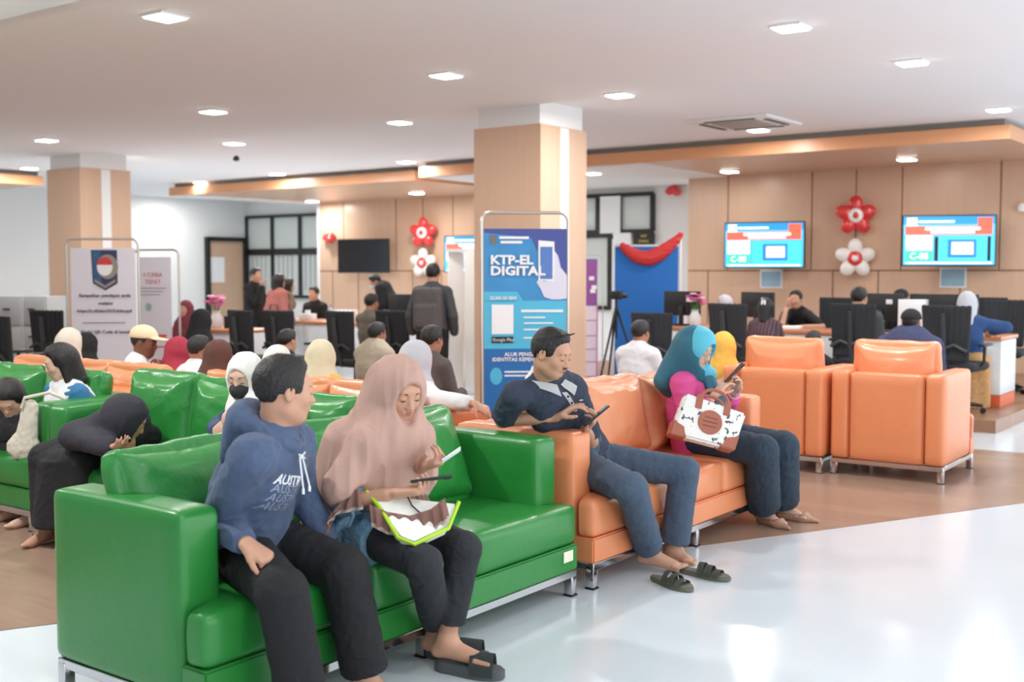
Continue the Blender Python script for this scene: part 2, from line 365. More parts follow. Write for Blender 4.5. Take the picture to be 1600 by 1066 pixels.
# ================================================================== implicit surfaces -> one continuous mesh
def V3(*a): return np.array(a, dtype=np.float64)
def nrm(v):
    v = np.asarray(v, float); return v / max(1e-9, np.linalg.norm(v))
class Vol:
    def __init__(s, pts, pad, h):
        pts = np.array(pts); s.h = h; s.lo = pts.min(0) - pad; hi = pts.max(0) + pad
        s.n = np.ceil((hi - s.lo) / h).astype(int) + 1; s.f = np.full(s.n, 0.5, np.float32)
    def blk(s, lo, hi):
        i0 = np.maximum(0, np.floor((np.asarray(lo) - s.lo) / s.h).astype(int)); i1 = np.minimum(s.n, np.ceil((np.asarray(hi) - s.lo) / s.h).astype(int) + 1)
        if (i1 <= i0).any(): return None
        ax = [(s.lo[k] + s.h * np.arange(i0[k], i1[k])).astype(np.float32) for k in range(3)]
        return tuple(slice(a, b) for a, b in zip(i0, i1)), ax[0][:, None, None], ax[1][None, :, None], ax[2][None, None, :]
    def comb(s, sl, d, k, op):
        a = s.f[sl]
        if op == '+':
            hh = np.maximum(k - np.abs(a - d), 0) / k; s.f[sl] = np.minimum(a, d) - hh * hh * k * 0.25
        elif op == '-':
            d = -d; hh = np.maximum(k - np.abs(a - d), 0) / k; s.f[sl] = np.maximum(a, d) + hh * hh * k * 0.25
    def rc(s, a, b, r1, r2, k=0.02, flat=None, op='+', cap=False):
        """tapered limb a -> b; flat=(axis, factor) squashes it; cap=True cuts it flat at both ends"""
        a, b = np.asarray(a, float), np.asarray(b, float); m = max(r1, r2) + k + 2 * s.h
        if op == '-': m = max(r1, r2) + 2 * s.h + k
        q = s.blk(np.minimum(a, b) - m, np.maximum(a, b) + m)
        if q is None: return s
        sl, X, Y, Z = q; X, Y, Z = X - a[0], Y - a[1], Z - a[2]; ba = b - a
        if flat is not None:
            n = nrm(flat[0]); g = 1 / flat[1] - 1; dn = X * n[0] + Y * n[1] + Z * n[2]
            X, Y, Z = X + n[0] * g * dn, Y + n[1] * g * dn, Z + n[2] * g * dn; ba = ba + n * g * (ba @ n)
        L2 = max(1e-12, ba @ ba); t0 = (X * ba[0] + Y * ba[1] + Z * ba[2]) / L2; t = np.clip(t0, 0, 1)
        d = np.sqrt((X - t * ba[0]) ** 2 + (Y - t * ba[1]) ** 2 + (Z - t * ba[2]) ** 2) - (r1 + (r2 - r1) * t)
        if cap:
            dr = np.sqrt((X - t0 * ba[0]) ** 2 + (Y - t0 * ba[1]) ** 2 + (Z - t0 * ba[2]) ** 2) - (r1 + (r2 - r1) * t)
            d = np.maximum(dr, (np.abs(t0 - 0.5) - 0.5) * math.sqrt(L2))
        if flat is not None: d = d * (0.5 + 0.5 * flat[1])
        s.comb(sl, d, k, op); return s
    def ell(s, c, r, M=None, k=0.02, op='+'):
        c, r = np.asarray(c, float), np.asarray(r, float); m = max(r) + k + 2 * s.h
        q = s.blk(c - m, c + m)
        if q is None: return s
        sl, X, Y, Z = q; X, Y, Z = X - c[0], Y - c[1], Z - c[2]
        if M is not None: X, Y, Z = (M[0, j] * X + M[1, j] * Y + M[2, j] * Z for j in range(3))
        k0 = np.sqrt((X / r[0]) ** 2 + (Y / r[1]) ** 2 + (Z / r[2]) ** 2); k1 = np.sqrt((X / r[0] ** 2) ** 2 + (Y / r[1] ** 2) ** 2 + (Z / r[2] ** 2) ** 2) + 1e-9
        s.comb(sl, k0 * (k0 - 1) / k1, k, op); return s
    def box(s, c, r, M=None, rd=0.01, k=0.01, op='+'):
        c, r = np.asarray(c, float), np.asarray(r, float); m = np.linalg.norm(r) + k + 2 * s.h
        q = s.blk(c - m, c + m)
        if q is None: return s
        sl, X, Y, Z = q; X, Y, Z = X - c[0], Y - c[1], Z - c[2]
        if M is not None: X, Y, Z = (M[0, j] * X + M[1, j] * Y + M[2, j] * Z for j in range(3))
        a, b, e = np.abs(X) - r[0] + rd, np.abs(Y) - r[1] + rd, np.abs(Z) - r[2] + rd
        d = np.sqrt(np.maximum(a, 0) ** 2 + np.maximum(b, 0) ** 2 + np.maximum(e, 0) ** 2) + np.minimum(np.maximum(a, np.maximum(b, e)), 0) - rd
        s.comb(sl, d, k, op); return s
    def cut(s, p, n, k=0.01):
        """remove everything on the side of plane (p, n) that n points to"""
        q = s.blk(s.lo, s.lo + s.n * s.h); sl, X, Y, Z = q; n = nrm(n)
        s.comb(sl, -((X - p[0]) * n[0] + (Y - p[1]) * n[1] + (Z - p[2]) * n[2]), k, '-') if False else None
        d = (X - p[0]) * n[0] + (Y - p[1]) * n[1] + (Z - p[2]) * n[2]
        s.f[sl] = np.maximum(s.f[sl], d); return s
    def mesh(s, smooth=1, warp=None):
        f = s.f; f[0] = f[-1] = 0.5; f[:, 0] = f[:, -1] = 0.5; f[:, :, 0] = f[:, :, -1] = 0.5
        ins = f < 0; n = s.n
        c = [ins[i:n[0] - 1 + i, j:n[1] - 1 + j, k:n[2] - 1 + k] for i in (0, 1) for j in (0, 1) for k in (0, 1)]
        anyc = c[0].copy(); allc = c[0].copy()
        for x in c[1:]: anyc |= x; allc &= x
        act = anyc & ~allc; I = np.argwhere(act)
        if len(I) == 0: return np.zeros((0, 3)), np.zeros((0, 4), int)
        idx = np.full(act.shape, -1, np.int32); idx[act] = np.arange(len(I))
        acc = np.zeros((len(I), 3)); cnt = np.zeros(len(I))
        val = {}
        for i in (0, 1):
            for j in (0, 1):
                for k in (0, 1): val[(i, j, k)] = f[I[:, 0] + i, I[:, 1] + j, I[:, 2] + k]
        for ax in range(3):
            for u in (0, 1):
                for v in (0, 1):
                    p0 = [u, v]; p0.insert(ax, 0); p1 = list(p0); p1[ax] = 1
                    a, b = val[tuple(p0)], val[tuple(p1)]; m = (a < 0) != (b < 0)
                    t = np.where(m, a / np.where(m, a - b, 1), 0)
                    q = np.zeros((len(I), 3)); q[:] = p0; q[:, ax] += t
                    acc[m] += q[m]; cnt[m] += 1
        P = s.lo + (I + acc / cnt[:, None]) * s.h
        Q = []
        for ax in range(3):
            o = [k for k in range(3) if k != ax]
            a = ins[tuple(slice(0, n[k] - 1) if k == ax else slice(1, n[k] - 1) for k in range(3))]
            b = ins[tuple(slice(1, n[k]) if k == ax else slice(1, n[k] - 1) for k in range(3))]
            E = np.argwhere(a != b); sg = a[tuple(E.T)]
            E = E.copy(); E[:, o[0]] += 1; E[:, o[1]] += 1
            def cell(du, dv):
                c = E.copy(); c[:, o[0]] -= du; c[:, o[1]] -= dv; return idx[tuple(c.T)]
            q = np.stack([cell(0, 0), cell(1, 0), cell(1, 1), cell(0, 1)], 1)
            flip = sg if ax != 1 else ~sg
            q[~flip] = q[~flip][:, ::-1]; Q.append(q)
        Q = np.concatenate(Q); Q = Q[(Q >= 0).all(1)]
        for _ in range(smooth):
            A = np.zeros_like(P); k = np.zeros(len(P))
            for e in ((0, 1), (1, 2), (2, 3), (3, 0)):
                for x, y in (e, e[::-1]):
                    np.add.at(A, Q[:, x], P[Q[:, y]]); np.add.at(k, Q[:, x], 1)
            P = P * 0.5 + 0.5 * A / np.maximum(k, 1)[:, None]
        if warp is not None:
            fn = np.cross(P[Q[:, 2]] - P[Q[:, 0]], P[Q[:, 3]] - P[Q[:, 1]]); N = np.zeros_like(P)
            for x in range(4): np.add.at(N, Q[:, x], fn)
            N /= np.linalg.norm(N, axis=1)[:, None] + 1e-12
            P = warp(P, N)
        return P, Q
    def obj(s, name, m, parent, off, smooth=1, warp=None):
        P, Q = s.mesh(smooth, warp); me = bpy.data.meshes.new(name)
        P = (P - np.asarray(off)).astype(np.float32)
        me.vertices.add(len(P)); me.vertices.foreach_set('co', P.ravel()); me.loops.add(len(Q) * 4)
        me.loops.foreach_set('vertex_index', Q.ravel().astype(np.int32)); me.polygons.add(len(Q))
        me.polygons.foreach_set('loop_start', np.arange(0, len(Q) * 4, 4, dtype=np.int32))
        me.update(calc_edges=True); me.validate()
        me.shade_smooth()
        return link(name, me, parent, m)
_RW = np.random.RandomState(5)
_D = _RW.normal(size=(64, 3)); _D /= np.linalg.norm(_D, axis=1)[:, None]; _PH = _RW.uniform(0, 6.28, 64)
def wav(P, fr, seed=0, st=(1, 1, 1)):
    P = P * np.asarray(st); s = 0
    for i in range(5):
        a = (seed * 7 + i * 3) % 64; b = (a + 11) % 64
        s = s + np.sin(P @ _D[a] * fr * (1 + 0.35 * i) + _PH[a] + 1.6 * np.sin(P @ _D[b] * fr * 0.55 + _PH[b]))
    return s / 5
def cloth(amp=0.006, fr=40, seed=0, st=(1, 1, 1), fine=0.3):
    """soft creases pushed along the normal"""
    def w(P, N):
        a = wav(P, fr, seed, st); r = 1 - np.abs(a) * 1.6; b = wav(P, fr * 2.3, seed + 3, st)
        return P + N * (amp * (0.7 * r + fine * b))[:, None]
    return w
def frame(fwd, up=(0, 0, 1)):
    """columns: right, forward, up"""
    f = nrm(fwd); r = nrm(np.cross(f, up)); return np.stack([r, f, np.cross(r, f)], 1)
def ik(a, c, l1, l2, hint):
    a, c = np.asarray(a, float), np.asarray(c, float); d = c - a; L = min(np.linalg.norm(d), (l1 + l2) * 0.999); u = nrm(d)
    x = (l1 * l1 - l2 * l2 + L * L) / (2 * L); y = math.sqrt(max(0, l1 * l1 - x * x)); hh = np.asarray(hint, float); hh = nrm(hh - u * (hh @ u))
    return a + u * x + hh * y

# ------------------------------------------------------------------ skin, hair and face
def skinm(key, c): return mat('skin_' + key, c, 0.5, sss=0.12, var=(9, 0.05))
SK = dict(light=skinm('light', (216, 176, 154)), mid=skinm('mid', (196, 148, 122)), tan=skinm('tan', (170, 118, 92)), dark=skinm('dark', (128, 84, 64)))
M_hair = mat('black_hair', (24, 20, 20), 0.45, bump=(160, 0.35))
M_lash = mat('lash_line', (40, 26, 22), 0.6)
M_lip = mat('lips', (176, 102, 92), 0.5)
def hand(V, w, fd, pn, side, curl=(0.5, 0.6, 0.4), s=1.0, thumb=(0.7, 0.6, 0.35), fine=True):
    """w wrist, fd direction of the fingers, pn direction the palm faces, side=+1 when the thumb lies towards fd x pn"""
    fd = nrm(fd); pn = nrm(np.asarray(pn, float) - fd * (np.asarray(pn, float) @ fd)); sd = np.cross(fd, pn) * side
    L = [0.072, 0.080, 0.074, 0.060]
    off = [0.030, 0.010, -0.010, -0.029]
    if isinstance(curl[0], (int, float)): curl = [curl] * 4
    tips = []
    for i in range(4):
        kn = w + fd * (0.088 - 0.004 * abs(i - 1)) * s + sd * off[i] * s
        V.rc(w + sd * off[i] * 0.55 * s, kn, 0.015 * s, 0.0105 * s, 0.012)
        p = kn; ang = 0
        for j, (q, cu) in enumerate(zip((0.44, 0.31, 0.25), curl[i])):
            ang += cu; d = fd * math.cos(ang) + pn * math.sin(ang) + sd * off[i] * 0.9
            e = p + nrm(d) * L[i] * q * s
            V.rc(p, e, (0.0092 - 0.0009 * j) * s, (0.0086 - 0.0009 * j) * s, 0.0035)
            p = e
        tips.append(p)
    V.rc(w + fd * 0.015 * s, w + fd * 0.07 * s, 0.024 * s, 0.030 * s, 0.015, flat=(pn, 0.5))
    b = w + fd * 0.018 * s + sd * 0.022 * s; d = nrm(sd * thumb[0] + fd * thumb[1] + pn * thumb[2])
    m = b + d * 0.040 * s; V.rc(b, m, 0.0145 * s, 0.0115 * s, 0.012)
    d2 = nrm(d + fd * 0.5 + pn * 0.15); m2 = m + d2 * 0.030 * s; V.rc(m, m2, 0.0108 * s, 0.0098 * s, 0.004)
    m3 = m2 + nrm(d2 + fd * 0.4) * 0.024 * s; V.rc(m2, m3, 0.0098 * s, 0.0078 * s, 0.004)
    return tips
def head_skin(V, c, M, s=1.0, fine=True, nose=1.0):
    T = lambda x, y, z: c + M @ (np.array([x, y, z]) * s)
    r = lambda *a: tuple(q * s for q in a)
    V.ell(T(0, -0.012, 0.022), r(0.075, 0.093, 0.088), M, 0.02)
    V.ell(T(0, 0.026, -0.042), r(0.057, 0.060, 0.070), M, 0.035)
    V.ell(T(0, 0.052, -0.086), r(0.027, 0.024, 0.021), M, 0.03)
    V.rc(T(-0.045, 0.0, -0.062), T(-0.015, 0.05, -0.088), 0.02 * s, 0.016 * s, 0.03); V.rc(T(0.045, 0.0, -0.062), T(0.015, 0.05, -0.088), 0.02 * s, 0.016 * s, 0.03)
    for q in (-1, 1): V.ell(T(q * 0.036, 0.055, -0.026), r(0.024, 0.022, 0.024), M, 0.02)
    if fine:
        V.rc(T(-0.030, 0.071, 0.026), T(0.030, 0.071, 0.026), 0.013 * s, 0.013 * s, 0.02)
        for q in (-1, 1):
            V.ell(T(q * 0.031, 0.090, 0.004), r(0.017, 0.011, 0.010), M, 0.012, '-')
            V.ell(T(q * 0.031, 0.0735, 0.003), r(0.0150, 0.0130, 0.0125), M, 0.006)
        V.rc(T(0, 0.078, 0.010), T(0, 0.101, -0.030), 0.0075 * s, 0.0105 * s * nose, 0.012)
        for q in (-1, 1): V.ell(T(q * 0.0115, 0.091, -0.033), r(0.0085, 0.010, 0.0075), M, 0.007)
        V.ell(T(0, 0.082, -0.056), r(0.024, 0.012, 0.011), M, 0.010)
        for q in (-1, 1):
            V.ell(T(q * 0.078, -0.008, -0.006), r(0.008, 0.018, 0.031), M, 0.008)
            V.ell(T(q * 0.086, -0.004, -0.004), r(0.006, 0.010, 0.019), M, 0.004, '-')
    else:
        V.rc(T(0, 0.08, 0.0), T(0, 0.097, -0.03), 0.009 * s, 0.012 * s, 0.012)
        for q in (-1, 1): V.ell(T(q * 0.079, -0.006, -0.006), r(0.010, 0.018, 0.03), M, 0.006)
def face_parts(root, off, c, M, s, skin_root, lips=True, brows=True, eyes='down', mouth_m=None, brow_m=None):
    T = lambda x, y, z: Vector(c + M @ (np.array([x, y, z]) * s) - off)
    for q in (-1, 1):
        bm = bmesh.new(); zz = -0.0035 if eyes == 'down' else 0.001
        pts = [T(q * (0.031 + dx), 0.0868 - 0.30 * abs(dx) - 9 * dx * dx, zz - 0.0030 + 14 * dx * dx) for dx in (-0.0135, -0.008, -0.003, 0.003, 0.008, 0.0135)]
        tube(bm, pts, [0.0006, 0.0014, 0.0017, 0.0017, 0.0014, 0.0006], 6); finish(bm, 'eye_lash', M_lash, skin_root)
        if brows:
            bm = bmesh.new()
            pts = [T(q * x, y, z) for x, y, z in ((0.013, 0.0855, 0.0205), (0.022, 0.0855, 0.0245), (0.032, 0.0825, 0.0265), (0.041, 0.077, 0.0245), (0.047, 0.071, 0.0205))]
            tube(bm, pts, [0.0014, 0.0030, 0.0030, 0.0022, 0.0010], 6); finish(bm, 'eyebrow', brow_m or M_hair, skin_root)
    if lips:
        bm = bmesh.new()
        tube(bm, [T(x, y, z) for x, y, z in ((-0.021, 0.083, -0.0545), (-0.011, 0.0915, -0.0520), (0, 0.0935, -0.0530), (0.011, 0.0915, -0.0520), (0.021, 0.083, -0.0545))], [0.001, 0.0034, 0.0034, 0.0034, 0.001], 8)
        tube(bm, [T(x, y, z) for x, y, z in ((-0.019, 0.083, -0.0560), (-0.009, 0.0905, -0.0600), (0, 0.0925, -0.0610), (0.009, 0.0905, -0.0600), (0.019, 0.083, -0.0560))], [0.001, 0.0038, 0.0044, 0.0038, 0.001], 8)
        finish(bm, 'lips', mouth_m or M_lip, skin_root)
def hair_short(V, c, M, s=1.0, grow=0.006, top=0.003):
    T = lambda x, y, z: c + M @ (np.array([x, y, z]) * s)
    g = grow * s
    V.ell(T(0, -0.018, 0.025 + top), (0.077 * s + g, 0.092 * s + g, 0.089 * s + g), M, 0.02)
    V.rc(T(-0.025, 0.030, 0.090 + top), T(0.025, 0.030, 0.090 + top), 0.014 * s, 0.014 * s, 0.04)
    V.ell(T(0, 0.105, -0.035), (0.086 * s, 0.062 * s, 0.100 * s), M, 0.012, '-')
    V.box(T(0, 0.112, -0.022), (0.12 * s, 0.066 * s, 0.104 * s), M, 0.045, 0.018, '-')
    V.box(T(0, 0.02, -0.09), (0.12 * s, 0.065 * s, 0.08 * s), M, 0.01, 0.008, '-')
    V.box(T(0, -0.05, -0.13), (0.12 * s, 0.12 * s, 0.068 * s), M, 0.01, 0.008, '-')

# ------------------------------------------------------------------ a person
def person(label, x, y, f=(0, 1), head=None, hf=None, seat=0.43, stand=False, skin='mid', sex='m', h=0.011, s=1.0, wide=1.0,
           top=None, bottom=None, hair='short', hijab=None, J=None, hands=True, Rh=None, Lh=None, group=None, fine=False, shoes=None, extra=None, build=None):
    """joints in world space; J overrides any of them.  top / bottom / hijab = dictionaries of garments"""
    f = np.array([*f, 0.0]); f = nrm(f); r = np.array([f[1], -f[0], 0.0]); u = V3(0, 0, 1)
    sw = (0.172 if sex == 'm' else 0.150) * s * wide
    pz = 0.88 * s if stand else seat + 0.095
    j = dict(pelvis=V3(x, y, pz))
    if head is None: head = V3(x, y, pz + 0.70 * s) + f * 0.02
    head = np.asarray(head, float); hf = f if hf is None else nrm(hf)
    M = frame(hf)
    j['head'] = head
    j['neck'] = head - u * 0.165 * s - f * 0.045 * s
    if J and 'neck' in J: j['neck'] = np.asarray(J['neck'], float)
    if J and 'pelvis' in J: j['pelvis'] = np.asarray(J['pelvis'], float)
    P0, N0 = j['pelvis'], j['neck']
    j['spine'] = (P0 * 0.55 + N0 * 0.45) - f * (0.03 if not stand else 0.0)
    j['chest'] = P0 * 0.22 + N0 * 0.78 - u * 0.0
    tr = r if not (J and 'tr' in J) else nrm(J['tr'])
    for q, n in ((1, 'R'), (-1, 'L')):
        j['sh' + n] = N0 - u * 0.045 * s + tr * q * sw
        j['hip' + n] = P0 + r * q * 0.088 * s
        if stand:
            j['kn' + n] = P0 * V3(1, 1, 0) + r * q * 0.10 + u * 0.46 * s + f * 0.02; j['an' + n] = P0 * V3(1, 1, 0) + r * q * 0.11 + u * 0.08
        else:
            j['kn' + n] = P0 * V3(1, 1, 0) + f * 0.41 * s + r * q * 0.12 + u * (seat + 0.045); j['an' + n] = P0 * V3(1, 1, 0) + f * 0.42 * s + r * q * 0.12 + u * 0.085
        j['toe' + n] = None
        j['wr' + n] = (P0 + f * 0.27 + r * q * 0.11 + u * 0.10) if not stand else (j['sh' + n] + r * q * 0.07 - u * 0.50 * s + f * 0.05)
    if J:
        for k, v in J.items():
            if k not in ('tr',): j[k] = np.asarray(v, float)
    for q, n in ((1, 'R'), (-1, 'L')):
        if 'el' + n not in j: j['el' + n] = ik(j['sh' + n], j['wr' + n], 0.285 * s, 0.245 * s, -u * 1.0 - f * 0.6 + r * q * 0.5)
        if j['toe' + n] is None: j['toe' + n] = j['an' + n] * V3(1, 1, 0) + f * 0.17 * s + u * 0.025
    off = V3(P0[0], P0[1], 0); root = thing('person', label, 'person', tuple(off), 0, group)
    fl = (f, 0.66); up_t = nrm(N0 - P0)
    def torso(V, g, lo=0.0, bust=0.0):
        V.rc(P0 + u * 0.0, j['spine'], 0.150 * s * wide + g, 0.138 * s * wide + g, 0.05, fl)
        V.rc(j['spine'], j['chest'], 0.138 * s * wide + g, (0.150 if sex == 'm' else 0.135) * s * wide + g, 0.05, fl)
        V.rc(j['shR'] - tr * 0.03, j['shL'] + tr * 0.03, 0.052 * s + g, 0.052 * s + g, 0.045)
        V.rc(j['chest'], N0 - u * 0.02, 0.10 * s + g, 0.055 * s + g, 0.06, fl)
        if sex == 'f' and not (hijab and hijab.get('cape', True)):
            for q in (-1, 1): V.ell(j['chest'] + f * 0.075 * s + tr * q * 0.06 - up_t * 0.05, (0.062 * s + g,) * 3, None, 0.05)
    def arm(V, n, g, to=1.0, g2=None, k=0.02):
        sh, el, wr = j['sh' + n], j['el' + n], j['wr' + n]; g2 = g if g2 is None else g2
        bulk = 1.0 if sex == 'm' else 0.9
        if to <= 1.0:
            e = sh + (el - sh) * to; V.rc(sh, sh + (e - sh) * 0.6, 0.048 * bulk * s + g, 0.045 * bulk * s + g, 0.03); V.rc(sh + (e - sh) * 0.3, e, 0.046 * bulk * s + g, (0.048 - 0.008 * to) * bulk * s + g2, 0.01, cap=True)
        else:
            e = el + (wr - el) * (to - 1); V.rc(sh, el, 0.047 * bulk * s + g, 0.041 * bulk * s + g, 0.028)
            V.rc(el, el + (e - el) * 0.8, 0.040 * bulk * s + g, 0.034 * bulk * s + g2, 0.02); V.rc(el, e, 0.038 * bulk * s + g, 0.028 * bulk * s + g2, 0.008, cap=True)
    allp = [v for v in j.values() if v is not None]
    # ---- the body, one continuous surface
    V = Vol(allp, 0.20 * s, h)
    torso(V, -0.006)
    for n in 'RL':
        arm(V, n, -0.004, 2.0)
        V.rc(j['hip' + n], j['kn' + n], 0.082 * s, 0.054 * s, 0.04); V.rc(j['kn' + n], j['an' + n], 0.053 * s, 0.034 * s, 0.03)
        V.rc(j['kn' + n] + (j['an' + n] - j['kn' + n]) * 0.15, j['kn' + n] + (j['an' + n] - j['kn' + n]) * 0.55, 0.05 * s, 0.042 * s, 0.03)
        fo = nrm((j['toe' + n] - j['an' + n]) * V3(1, 1, 0)); a = j['an' + n]; tz = V3(a[0], a[1], min(a[2], a[2]))
        heel = a - fo * 0.035 - u * 0.045; V.rc(a, heel, 0.034 * s, 0.028 * s, 0.03)
        ball = j['toe' + n] - fo * 0.045; V.rc(a - u * 0.02, ball, 0.034 * s, 0.024 * s, 0.03, flat=None); V.rc(heel, ball, 0.026 * s, 0.024 * s, 0.02)
        fr = np.cross(fo, u) * (1 if n == 'R' else -1)
        if fine:
            for t in range(5):                                          # toes, the big one on the inner side
                o = (-0.030 + 0.0155 * t); L = 0.058 - 0.007 * t
                V.rc(ball + fr * o, ball + fr * o * 1.08 + fo * L - u * 0.004, 0.0125 - 0.001 * t, 0.0105 - 0.001 * t, 0.005)
        else: V.rc(ball, j['toe' + n], 0.030 * s, 0.022 * s, 0.02, flat=(u, 0.6))
    V.rc(N0 - u * 0.02, head + M @ (V3(0, -0.022, -0.055) * s), 0.056 * s, (0.055 if sex == 'm' else 0.048) * s, 0.03)
    head_skin(V, head, M, s, fine or h < 0.009)
    if hands:
        for n, spec in (('R', Rh), ('L', Lh)):
            w, e = j['wr' + n], j['el' + n]; a = nrm(w - e); q = 1 if n == 'R' else -1
            sp = dict(fd=a * 0.7 + f * 0.3 - u * 0.25, pn=-u, curl=(0.35, 0.5, 0.4))
            if spec: sp.update(spec)
            hand(V, w, sp['fd'], sp['pn'], sp.get('side', -q), sp['curl'], s * sp.get('s', 1.0), sp.get('thumb', (0.7, 0.6, 0.35)))
    if build: build(V, j)
    body = V.obj('body', SK[skin], root, off, 1)
    if fine or h < 0.009: face_parts(root, off, head, M, s, body, lips=True)
    # ---- garments
    if bottom:
        V = Vol([j[k] for k in ('pelvis', 'hipR', 'hipL', 'knR', 'knL', 'anR', 'anL', 'spine')], 0.24 * s, h); g = bottom.get('g', 0.014)
        V.rc(P0 - u * 0.01, P0 + up_t * 0.10, 0.160 * s * wide + g, 0.150 * s * wide + g, 0.04, fl)
        en = bottom.get('end', 0.92); fr_ = bottom.get('flare', 0.0); kr = bottom.get('knee', 0.0)
        for n in 'RL':
            hp, kn, an = j['hip' + n], j['kn' + n], j['an' + n]; V.rc(hp, kn, 0.088 * s + g, 0.056 * s + g + kr, 0.03)
            e = kn + (an - kn) * en
            V.rc(kn, kn + (e - kn) * 0.85, 0.058 * s + g + kr, 0.046 * s + g + fr_ * 0.8, 0.02); V.rc(kn, e, 0.056 * s + g + kr, 0.046 * s + g + fr_, 0.008, cap=True)
        if bottom.get('skirt'):
            kc, ac = (j['knR'] + j['knL']) / 2, (j['anR'] + j['anL']) / 2; e = kc + (ac - kc) * en
            V.rc(P0, kc, 0.15, 0.10, 0.05, flat=(u, 0.6)); V.rc(kc, e, 0.115, 0.15 + fr_, 0.03, cap=True)
        V.obj(bottom.get('name', 'trousers'), bottom['m'], root, off, 1, cloth(bottom.get('amp', 0.0035), bottom.get('fr', 38), bottom.get('seed', 1)))
    if top:
        V = Vol([j[k] for k in ('pelvis', 'chest', 'neck', 'shR', 'shL', 'elR', 'elL', 'wrR', 'wrL', 'spine')], 0.24 * s, h); g = top.get('g', 0.014)
        torso(V, g); V.rc(P0 + u * top.get('hem', 0.0), j['spine'], 0.160 * s * wide + g, 0.145 * s * wide + g, 0.04, fl)
        for n in 'RL': arm(V, n, g * 0.85, top.get('sleeve', 1.92), top.get('cuff', g * 0.8))
        V.rc(N0 - u * 0.03, N0 + (head - N0) * 0.22 - f * 0.005, 0.072 * s, 0.064 * s, 0.03)
        V.rc(N0 + (head - N0) * 0.10, N0 + (head - N0) * 0.9, 0.052 * s, 0.052 * s, 0.006, op='-')
        if top.get('more'): top['more'](V, j, M)
        to = V.obj(top.get('name', 'shirt'), top['m'], root, off, 1, cloth(top.get('amp', 0.0055), top.get('fr', 36), top.get('seed', 2)))
        root['_t'] = 1
    if hair == 'short' and not hijab:
        V = Vol([head], 0.16 * s, min(h, 0.008)); hair_short(V, head, M, s); V.obj('hair', M_hair, root, off, 1, cloth(0.003, 90, 4))
    elif hair == 'long' and not hijab:
        V = Vol([head, N0], 0.18 * s, min(h, 0.008)); hair_short(V, head, M, s, 0.014)
        T = lambda a, b, c_: head + M @ (V3(a, b, c_) * s)
        V.rc(T(0, -0.05, 0.0), T(0, -0.06, -0.15), 0.085 * s, 0.07 * s, 0.03)
        for q in (-1, 1): V.rc(T(q * 0.068, -0.015, 0.03), T(q * 0.070, 0.0, -0.14), 0.028 * s, 0.022 * s, 0.03)
        V.obj('hair', M_hair, root, off, 1, cloth(0.003, 70, 4, (3, 3, 0.4)))
    elif hair in ('cap', 'hat'):
        V = Vol([head], 0.17 * s, min(h, 0.008)); hair_short(V, head, M, s, 0.004); V.obj('hair', M_hair, root, off, 1)
    if hijab:
        hh = hijab.get('h', h); V = Vol([head, N0, j['shR'], j['shL'], N0 - u * hijab.get('drop', 0.2)], 0.26 * s, hh)
        T = lambda a, b, c_: head + M @ (V3(a, b, c_) * s)
        V.ell(T(0, -0.016, 0.020), (0.092 * s, 0.111 * s, 0.108 * s), M, 0.02)
        V.rc(T(0, 0.0, -0.05), N0 + (head - N0) * 0.25, 0.083 * s, 0.088 * s, 0.05)
        V.rc(T(0, 0.035, -0.085), N0 + f * 0.05 + u * 0.0, 0.048 * s, 0.075 * s, 0.04)
        if hijab.get('back', True): V.rc(T(0, -0.03, -0.03), N0 - f * 0.06 - u * 0.05, 0.085 * s, 0.10 * s, 0.05)
        if hijab.get('cape', True):
            V.rc(j['shR'] - tr * 0.05 - u * 0.0, j['shL'] + tr * 0.05, 0.082 * s, 0.082 * s, 0.08)
            dr = hijab.get('drop', 0.18)
            V.rc(N0 - u * 0.05 + f * 0.02, N0 - up_t * dr + f * 0.045, 0.13 * s, hijab.get('rad', 0.16) * s, 0.06, fl)
        if hijab.get('more'): hijab['more'](V, j, M, T)
        V.ell(T(0, 0.13, -0.012), (0.066 * s, 0.130 * s, 0.088 * s), M, hijab.get('lip', 0.012), '-')
        V.obj('headscarf', hijab['m'], root, off, 1, cloth(hijab.get('amp', 0.005), hijab.get('fr', 36), hijab.get('seed', 5), hijab.get('st', (1, 1, 0.6))))
    if shoes:
        for n in 'RL':
            a, t = j['an' + n], j['toe' + n]; fo = nrm((t - a) * V3(1, 1, 0)); V = Vol([a, t], 0.1, min(h, 0.008)); b = V3(a[0], a[1], 0.03)
            V.rc(b - fo * 0.035, V3(t[0], t[1], 0.03) - fo * 0.03, 0.040, 0.038, 0.02, flat=(u, 0.7)); V.rc(b + u * 0.03, b + fo * 0.08, 0.042, 0.038, 0.02)
            V.cut(V3(0, 0, 0.003), V3(0, 0, -1)); V.obj('shoe', shoes, root, off, 1)
    if extra: extra(root, off, j, M, head, body)
    if '_t' in root: del root['_t']
    return root, j, off, M
